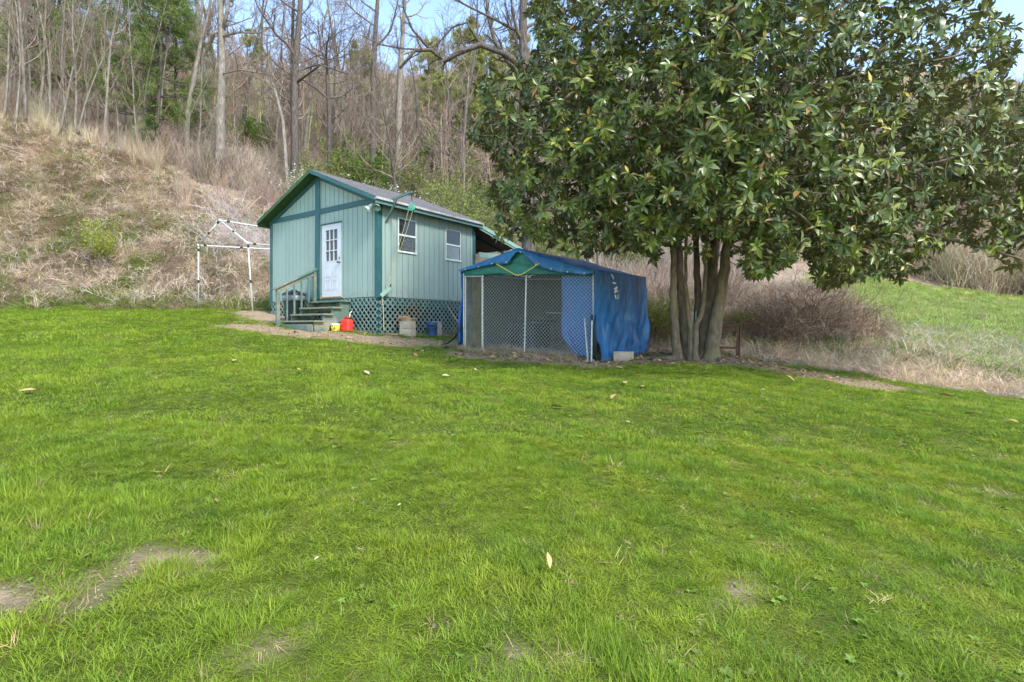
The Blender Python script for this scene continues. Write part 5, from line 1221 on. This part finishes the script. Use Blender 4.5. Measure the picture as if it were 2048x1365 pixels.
mpath([mp(1440, 300, 11.6), mp(1560, 200, 10.6), mp(1720, 150, 9.9), mp(1880, 120, 9.5), mp(1985, 90, 9.4)], .06, .014, 'limb')
mpath([mp(1430, 300, 11.6), mp(1350, 180, 10.6), mp(1220, 90, 10.1), mp(1120, 40, 10.0)], .05, .014, 'limb')
mpath([mp(1440, 200, 11.6), mp(1450, 150, 10.2), mp(1480, 130, 8.8)], .05, .014, 'limb')
mpath([mp(1450, 350, 11.5), mp(1480, 270, 10.0), mp(1500, 240, 8.6), mp(1540, 250, 7.6)], .045, .012, 'limb')
# root flare running out over the dirt
for a, b_, c in (((1350, 708, 11.4), (1315, 712, 11.45), (1285, 716, 11.5)), ((1345, 706, 11.7), (1305, 708, 11.8), (1262, 712, 11.7)), ((1428, 716, 11.3), (1450, 722, 11.1), (1480, 727, 11.0))):
    pts = [G_at(a[0], a[2]), G_at(b_[0], b_[2]), G_at(c[0], c[2])]
    MB().tube([pts[0] + Vector((0, 0, .05)), pts[1] + Vector((0, 0, .015)), pts[2] - Vector((0, 0, .03))], [.07, .045, .02], 8).build('root', M['magbark'], mag, True, off=MO)

POLY = np.array([(1075, -300), (1062, -20), (1050, 30), (1075, 70), (1068, 110), (1030, 120), (1010, 150), (955, 160), (940, 185), (985, 205), (940, 250), (928, 285), (985, 300), (992, 325), (1010, 350), (975, 375), (972, 405), (985, 440), (1000, 475), (1045, 480), (1110, 490), (1180, 510), (1260, 495), (1310, 520), (1340, 490), (1420, 520), (1480, 510), (1500, 560), (1560, 540), (1600, 500), (1650, 590), (1700, 560), (1760, 550), (1800, 562), (1850, 540), (1890, 480), (1960, 490), (2035, 545), (2200, 480), (2300, 250), (2120, 200), (2040, 190), (2030, 130), (2045, 60), (1990, 20), (1985, -300)], float)
def inpoly(x, y, P):
    c = np.zeros(x.shape, bool); j = len(P) - 1
    for i in range(len(P)):
        xi, yi = P[i]; xj, yj = P[j]
        c ^= ((yi > y) != (yj > y)) & (x < (xj - xi) * (y - yi) / (yj - yi + 1e-9) + xi); j = i
    return c
N0 = 170000
d = unit(rm.normal(0, 1, (N0, 3))); rad = rm.uniform(0, 1, (N0, 1)) ** .45
Tp = np.array([4.6, 10.9, 5.7]) + d * rad * np.array([6.6, 4.4, 4.7])
# a few low drooping sprays out of the lens shape
px, py = px_of(Tp); ok = inpoly(px, py, POLY) & (Tp[:, 1] > 5.8) & (Tp[:, 2] > 2.35) & (Tp[:, 2] < 10.4)
lump = fbm(Tp[:, 0] * 1.0 + Tp[:, 2] * .6, Tp[:, 1] + Tp[:, 2] * .9, .9, 95); ok &= rm.uniform(0, 1, N0) < .30 + 1.6 * sstep(.33, .58, lump)
ok &= (rad[:, 0] > .45) | (rm.uniform(0, 1, N0) < .3)
thin = sstep(1500, 1800, px) * (1 - sstep(150, 300, py)); ok &= rm.uniform(0, 1, N0) > thin * .30
under = (py > 470) & (px > 1320) & (px < 1480); ok &= ~under | (rm.uniform(0, 1, N0) < .25)
Tp = Tp[ok]
# keep tips apart
kept_i = []; cell = {}
for i, p in enumerate(Tp):
    key = (int(p[0] / .165), int(p[1] / .165), int(p[2] / .165))
    if key in cell: continue
    cell[key] = 1; kept_i.append(i)
    if len(kept_i) >= 8600: break
Tp = Tp[kept_i]
nodes = np.concatenate(limb_nodes); nn0 = len(nodes)
buf = np.zeros((nn0 + len(Tp) * 3, 3)); buf[:nn0] = nodes; cnt = nn0
dist = np.array([np.min(((nodes - p) ** 2).sum(1)) for p in Tp]); order = np.argsort(dist)
A = []; B = []; RA = []; RB = []; taxis = np.zeros_like(Tp)
for i in order:
    p = Tp[i]; dd_ = ((buf[:cnt] - p) ** 2).sum(1); dd_ += 4.0 * np.maximum(0, (buf[:cnt] - p)[:, 2]) ** 2 * .3; j = int(np.argmin(dd_)); q = buf[j]; L = math.sqrt(((p - q) ** 2).sum())
    m1 = q + (p - q) * .36 + rm.normal(0, .05 * L, 3) - np.array([0, 0, .04 * L]); m2 = q + (p - q) * .70 + rm.normal(0, .05 * L, 3) - np.array([0, 0, .05 * L])
    rr = .0045 + .006 * min(L, 2.0)
    A += [q, m1, m2]; B += [m1, m2, p]; RA += [rr, rr * .85, rr * .7]; RB += [rr * .85, rr * .7, .0045]
    buf[cnt] = m1; buf[cnt + 1] = m2; buf[cnt + 2] = p; cnt += 3; taxis[i] = (p - m2) / max(np.linalg.norm(p - m2), 1e-6)
V, Q = segs(np.array(A), np.array(B), np.array(RA), np.array(RB), 4)
tw = link('twigs', npmesh('twigs', V - np.array(MO), Q, M['magbark'], smooth=True), mag); tw['kind'] = 'stuff'
# leaves in whorls at the twig ends
def leaf_shape(L=1.0, W=.36, fold=.10, bend=.22, rows=5):
    """unit leaf along +x, upper side +z; 2 halves folded at the midrib, tip bent down"""
    V = [(0, 0, 0)]; prof = [.52, .92, .95, .58]
    for k, w in enumerate(prof):
        x = (k + 1) / (len(prof) + 1); z = -bend * x * x
        V += [(x, w * W / 2, z + fold * w), (x, 0, z), (x, -w * W / 2, z + fold * w)]
    V.append((1, 0, -bend)); Fc = [(0, 2, 1, 0)[:3], (0, 3, 2)]
    quads = []; tris = [(0, 2, 1), (0, 3, 2)]
    for k in range(len(prof) - 1):
        a = 1 + 3 * k; b = a + 3; quads += [(a, a + 1, b + 1, b), (a + 1, a + 2, b + 2, b + 1)]
    a = 1 + 3 * (len(prof) - 1); e = len(V) - 1; tris += [(a, a + 1, e), (a + 1, a + 2, e)]
    return np.array(V), np.array(quads), np.array(tris)
def place_leaves(o, d, up, L, shape):
    V, Qd, Tr = shape; n = len(o); x = unit(d); y = unit(np.cross(up, x)); z = np.cross(x, y)
    W = o[:, None] + (V[None, :, 0:1] * x[:, None] + V[None, :, 1:2] * y[:, None] + V[None, :, 2:3] * z[:, None]) * L[:, None, None]
    b = (np.arange(n) * len(V))[:, None, None]
    return W.reshape(-1, 3), (b + Qd).reshape(-1, 4), (b + Tr).reshape(-1, 3), x, y, z
nl = rm.integers(8, 13, len(Tp)); own = np.repeat(np.arange(len(Tp)), nl); n = len(own)
ax = unit(taxis * .4 + np.array([0, 0, .30]) + unit((Tp - MC) * np.array([1, 1.3, .7])) * .9 + rm.normal(0, .42, Tp.shape))[own]
e1 = unit(np.cross(ax, np.array([.3, .5, .1]))); e2 = np.cross(ax, e1); ang = np.concatenate([np.arange(k) * 2.39996 for k in nl]) + np.repeat(rm.uniform(0, 6.28, len(Tp)), nl)
op = np.clip(rm.normal(1.20, .38, n), .3, 2.1)
rd = e1 * np.cos(ang)[:, None] + e2 * np.sin(ang)[:, None]; ld = ax * np.cos(op)[:, None] + rd * np.sin(op)[:, None] - np.array([0, 0, .16]); ld = unit(ld)
lo = Tp[own] - ax * rm.uniform(-.01, .07, (n, 1)); lu = unit(ax * 1.0 - rd * .1 + np.array([0, 0, .4]) + rm.normal(0, .42, (n, 3)))
LL = rm.uniform(.115, .20, n) * np.repeat(rm.uniform(.75, 1.1, len(Tp)), nl)
g0 = np.array([.062, .095, .020]); g1 = np.array([.125, .165, .028]); g2 = np.array([.24, .265, .04]); t = rm.uniform(0, 1, (n, 1))
lc = g0 + (g1 - g0) * t; young = np.repeat(rm.uniform(0, 1, len(Tp)) < .27, nl)[:, None]; lc = np.where(young, g1 + (g2 - g1) * rm.uniform(0, 1, (n, 1)), lc)
yl = rm.uniform(0, 1, (n, 1)) < .012; lc = np.where(yl, np.array([.48, .34, .03]), lc); bl = rm.uniform(0, 1, (n, 1)) < .03; lc = np.where(bl, np.array([.26, .15, .05]), lc)
shp = [leaf_shape(1, .36, .05, .25), leaf_shape(1, .33, .10, .05), leaf_shape(1, .40, .03, .48)]
si = rm.integers(0, 3, n)
# the largest showing leaves are pieces of their own
lpx, lpy = px_of(lo + ld * LL[:, None] * .5); inview = (lpx > 0) & (lpx < 2048) & (lpy > 0)
yv = unit(np.cross(lu, ld)); zv = np.cross(ld, yv); face = np.abs((zv * unit(lo - np.array([0, 0, CZ]))).sum(1)); size = np.where(inview, LL / lo[:, 1] * (.3 + face), 0)
big = np.zeros(n, bool); big[np.argsort(-size)[:300]] = True
parts = []; cols = []; base = 0; VA = []; QA = []; TA = []
for k in range(3):
    s = (si == k) & ~big; V, Qd, Tr, *_ = place_leaves(lo[s], ld[s], lu[s], LL[s], shp[k]); VA.append(V); QA.append(Qd + base); TA.append(Tr + base); base += len(V); cols.append(np.repeat(lc[s], len(shp[k][0]), 0))
me = npmesh('crown', np.concatenate(VA) - np.array(MO), [np.concatenate(QA), np.concatenate(TA)], M['magleaf'], smooth=True); vcol(me, np.concatenate(cols))
cr = link('crown', me, mag); cr['kind'] = 'stuff'
tmpl = []
for k in range(3):
    for c in (g0 * 1.1, g1, (g0 + g1) / 2, g2 * .8):
        m_ = npmesh('leaf', shp[k][0], [shp[k][1], shp[k][2]], M['magleaf'], smooth=True); vcol(m_, np.tile(c, (len(shp[k][0]), 1))); tmpl.append(m_)
for i in np.nonzero(big)[0]:
    x = ld[i]; y = yv[i]; z = zv[i]; o = link('leaf', tmpl[si[i] * 4 + int(rm.choice(4, p=[.35, .3, .27, .08]))], mag); L = LL[i]
    o.matrix_local = Matrix(((x[0] * L, y[0] * L, z[0] * L, lo[i, 0] - MO[0]), (x[1] * L, y[1] * L, z[1] * L, lo[i, 1] - MO[1]), (x[2] * L, y[2] * L, z[2] * L, lo[i, 2] - MO[2]), (0, 0, 0, 1)))
# canes stored between the trunks
for x0_, y0_, x1_, y1_, r_, mt, lab in ((1386, 706, 1384, 600, .016, 'galv', 'pale metal rod leaning between the magnolia trunks'), (1389, 700, 1392, 598, .020, 'fascia', 'pale green stake standing between the magnolia trunks'), (1381, 700, 1376, 592, .014, 'board', 'thin wooden cane leaning among the magnolia trunks')):
    a = G_at(x0_, 11.55); tag(MB().tube([a, PX(x1_, y1_ + 25, 11.55)], r_ * .7, 8).build('garden_stake', M[mt]), lab, 'stake')

# ------------------------------------------------------------------ fallen leaves on the lawn
fm = []
for c, sh_ in (((.40, .29, .13), leaf_shape(1, .42, .10, -.10)), ((.28, .17, .075), leaf_shape(1, .38, .16, -.18)), ((.46, .39, .22), leaf_shape(1, .44, .05, .08)), ((.45, .34, .07), leaf_shape(1, .40, .08, .1))):
    m_ = npmesh('fallen_leaf', sh_[0], [sh_[1], sh_[2]], M['fallen'], smooth=True); vcol(m_, np.tile(np.array(c), (len(sh_[0]), 1))); fm.append(m_)
spots = [(465, 728, 2), (610, 746, 1), (603, 747, 3), (728, 747, 2), (840, 707, 2), (836, 717, 1), (880, 717, 2), (893, 713, 2), (948, 741, 2), (990, 717, 3), (883, 757, 2), (1065, 780, 2), (1110, 745, 0), (1190, 798, 2), (1222, 805, 0), (1212, 806, 1), (1128, 822, 1), (1245, 770, 2), (1402, 750, 3), (1345, 780, 3), (1310, 748, 0), (1540, 829, 0), (1518, 787, 2), (1655, 782, 0), (1735, 802, 2), (1905, 799, 1), (1260, 850, 2), (290, 693, 0), (160, 692, 0), (35, 792, 0), (435, 1015, 1), (1438, 964, 0), (1720, 897, 1), (1852, 892, 2), (1290, 778, 0), (1180, 742, 2), (1020, 728, 0), (960, 726, 1), (1140, 735, 0), (1085, 733, 1), (1230, 737, 0), (700, 700, 1), (520, 690, 0), (770, 707, 0), (1590, 770, 1), (1810, 815, 0), (1960, 835, 0), (2010, 846, 3)]
rf = rng_(77)
for x, y, k in spots:
    g = G(x, y); o = link('fallen_leaf', fm[k], None, g + Vector((0, 0, .045)), (rf.normal(0, .35), rf.normal(0, .25), rf.uniform(0, 6.28))); s = rf.uniform(.12, .18) if y < 850 else rf.uniform(.05, .07); o.location.z -= 0 if y < 850 else .02; o.scale = (s, s, s)
    tag(o, ['tan curled magnolia leaf lying on the lawn', 'brown curled magnolia leaf lying on the lawn', 'bleached pale magnolia leaf lying on the lawn', 'yellow magnolia leaf lying on the lawn'][k], 'leaf', 'fallen leaves on the lawn')
g = G(1100, 1158); o = link('fallen_leaf', fm[0], None, g + Vector((0, -.02, .05)), (.3, -.9, 1.9)); o.scale = (.085,) * 3; tag(o, 'single tan leaf standing upright in the lush grass by a bare spot', 'leaf')
for x, y in ((628, 1147), (795, 1032)):
    g = G(x, y); o = link('white_petal', fm[2], None, g + Vector((0, 0, .06)), (.2, -.3, 1.0)); o.scale = (.035,) * 3; tag(o, 'small white petal caught in the grass', 'petal', 'petals in the grass')
# leaf litter on the bare dirt
r = rng_(78); n = 5200; Y = r.uniform(9.5, 15, n); X = r.uniform(-6, 8, n); k = (dirt(X, Y) > .45) & (zone(X, Y) == 0) & ~inshed(X, Y); k &= r.uniform(0, 1, n) < np.where(X > -1.3, .85, .15); X, Y = X[k], Y[k]; n = len(X)
M['litter'] = mat_plant('litter_leaf', attr='tint', atype='INSTANCER', trans=.1, rough=.8, spec=.1)
lsh = [npmesh('litter', s_[0], [s_[1], s_[2]], M['litter']) for s_ in (leaf_shape(1, .42, .12, -.2), leaf_shape(1, .36, .2, .1))]
rot = np.stack([r.normal(0, .5, n), r.normal(0, .3, n), r.uniform(0, 6.28, n)], -1)
scatter('leaf_litter', np.stack([X, Y, hz(X, Y) + .015], -1), rot, r.uniform(.06, .15, n), rnd_tint(r, n, (.34, .23, .13), .5), lsh, 'brown leaf litter on the bare dirt around kennel and magnolia', 'leaf litter', 78)

# broadleaf weeds in the turf and crumbs on the bare soil
def rosette(seed, n, L, W):
    r = rng_(seed); a = np.arange(n) * 2.4 + r.normal(0, .2, n); d = np.stack([np.cos(a), np.sin(a), r.uniform(.25, .8, n)], -1)
    V, Qd, Tr, *_ = place_leaves(np.zeros((n, 3)), d, np.tile([0, 0, 1.], (n, 1)), L * r.uniform(.6, 1.2, n), leaf_shape(1, W, .06, .35)); return npmesh('weed', V, [Qd, Tr], M['grass'])
r = rng_(83); n = 2600; Y = np.sqrt(r.uniform(1.5 ** 2, 9 ** 2, n)); X = Y * r.uniform(-1.15, 1.15, n); k = (zone(X, Y) == 0) & (r.uniform(0, 1, n) < sstep(.5, .68, fbm(X, Y, 1.2, 85)) + .06); X, Y = X[k], Y[k]; n = len(X)
place('lawn_weeds', X, Y, r.uniform(.25, .5, n), rnd_tint(r, n, (.2, .29, .05), .3), [rosette(840 + i, 7 + i, .06, .55) for i in range(4)], 'small broadleaf weeds growing in the lawn', 'weeds', 83, .15, .012)
def crumb(seed):
    r = rng_(seed); t = (1 + 5 ** .5) / 2
    V = unit(np.array([(-1, t, 0), (1, t, 0), (-1, -t, 0), (1, -t, 0), (0, -1, t), (0, 1, t), (0, -1, -t), (0, 1, -t), (t, 0, -1), (t, 0, 1), (-t, 0, -1), (-t, 0, 1)], float)) * r.uniform(.7, 1.2, (12, 1)) * np.array([1, 1, .6])
    Fc = np.array([(0, 11, 5), (0, 5, 1), (0, 1, 7), (0, 7, 10), (0, 10, 11), (1, 5, 9), (5, 11, 4), (11, 10, 2), (10, 7, 6), (7, 1, 8), (3, 9, 4), (3, 4, 2), (3, 2, 6), (3, 6, 8), (3, 8, 9), (4, 9, 5), (2, 4, 11), (6, 2, 10), (8, 6, 7), (9, 8, 1)]); return npmesh('crumb', V, Fc, M['litter'])
r = rng_(84); n = 90000; Y = np.sqrt(r.uniform(1.5 ** 2, 15 ** 2, n)); X = Y * r.uniform(-1.05, 1.05, n); k = (dirt(X, Y) > .4) & (zone(X, Y) == 0) & ~inshed(X, Y); X, Y = X[k], Y[k]; n = len(X)
place('soil_crumbs', X, Y, np.abs(r.normal(0, .003, n)) + .002 + .0008 * Y, rnd_tint(r, n, (.29, .215, .135), .45), [crumb(850 + i) for i in range(3)], 'soil crumbs and pebbles on the bare patches', 'gravel', 84, .5, .002)
r = rng_(86); n = 30000; Y = np.sqrt(r.uniform(1.5 ** 2, 9 ** 2, n)); X = Y * r.uniform(-1.1, 1.1, n); dm = dirt(X, Y); k = (zone(X, Y) == 0) & (r.uniform(0, 1, n) < .35 * (dm > .25) + .03 * sstep(.55, .7, fbm(X, Y, 1.7, 87))); X, Y = X[k], Y[k]; n = len(X)
place('dead_thatch', X, Y, r.uniform(.10, .22, n), rnd_tint(r, n, (.50, .37, .19), .35), [blades(14, .25, .25, .6, .016, 1.0, 870 + i, M['straw'], 3, .5, .45) for i in range(3)], 'dead tan thatch in and around the bare patches', 'dry grass', 86, .3, .004)
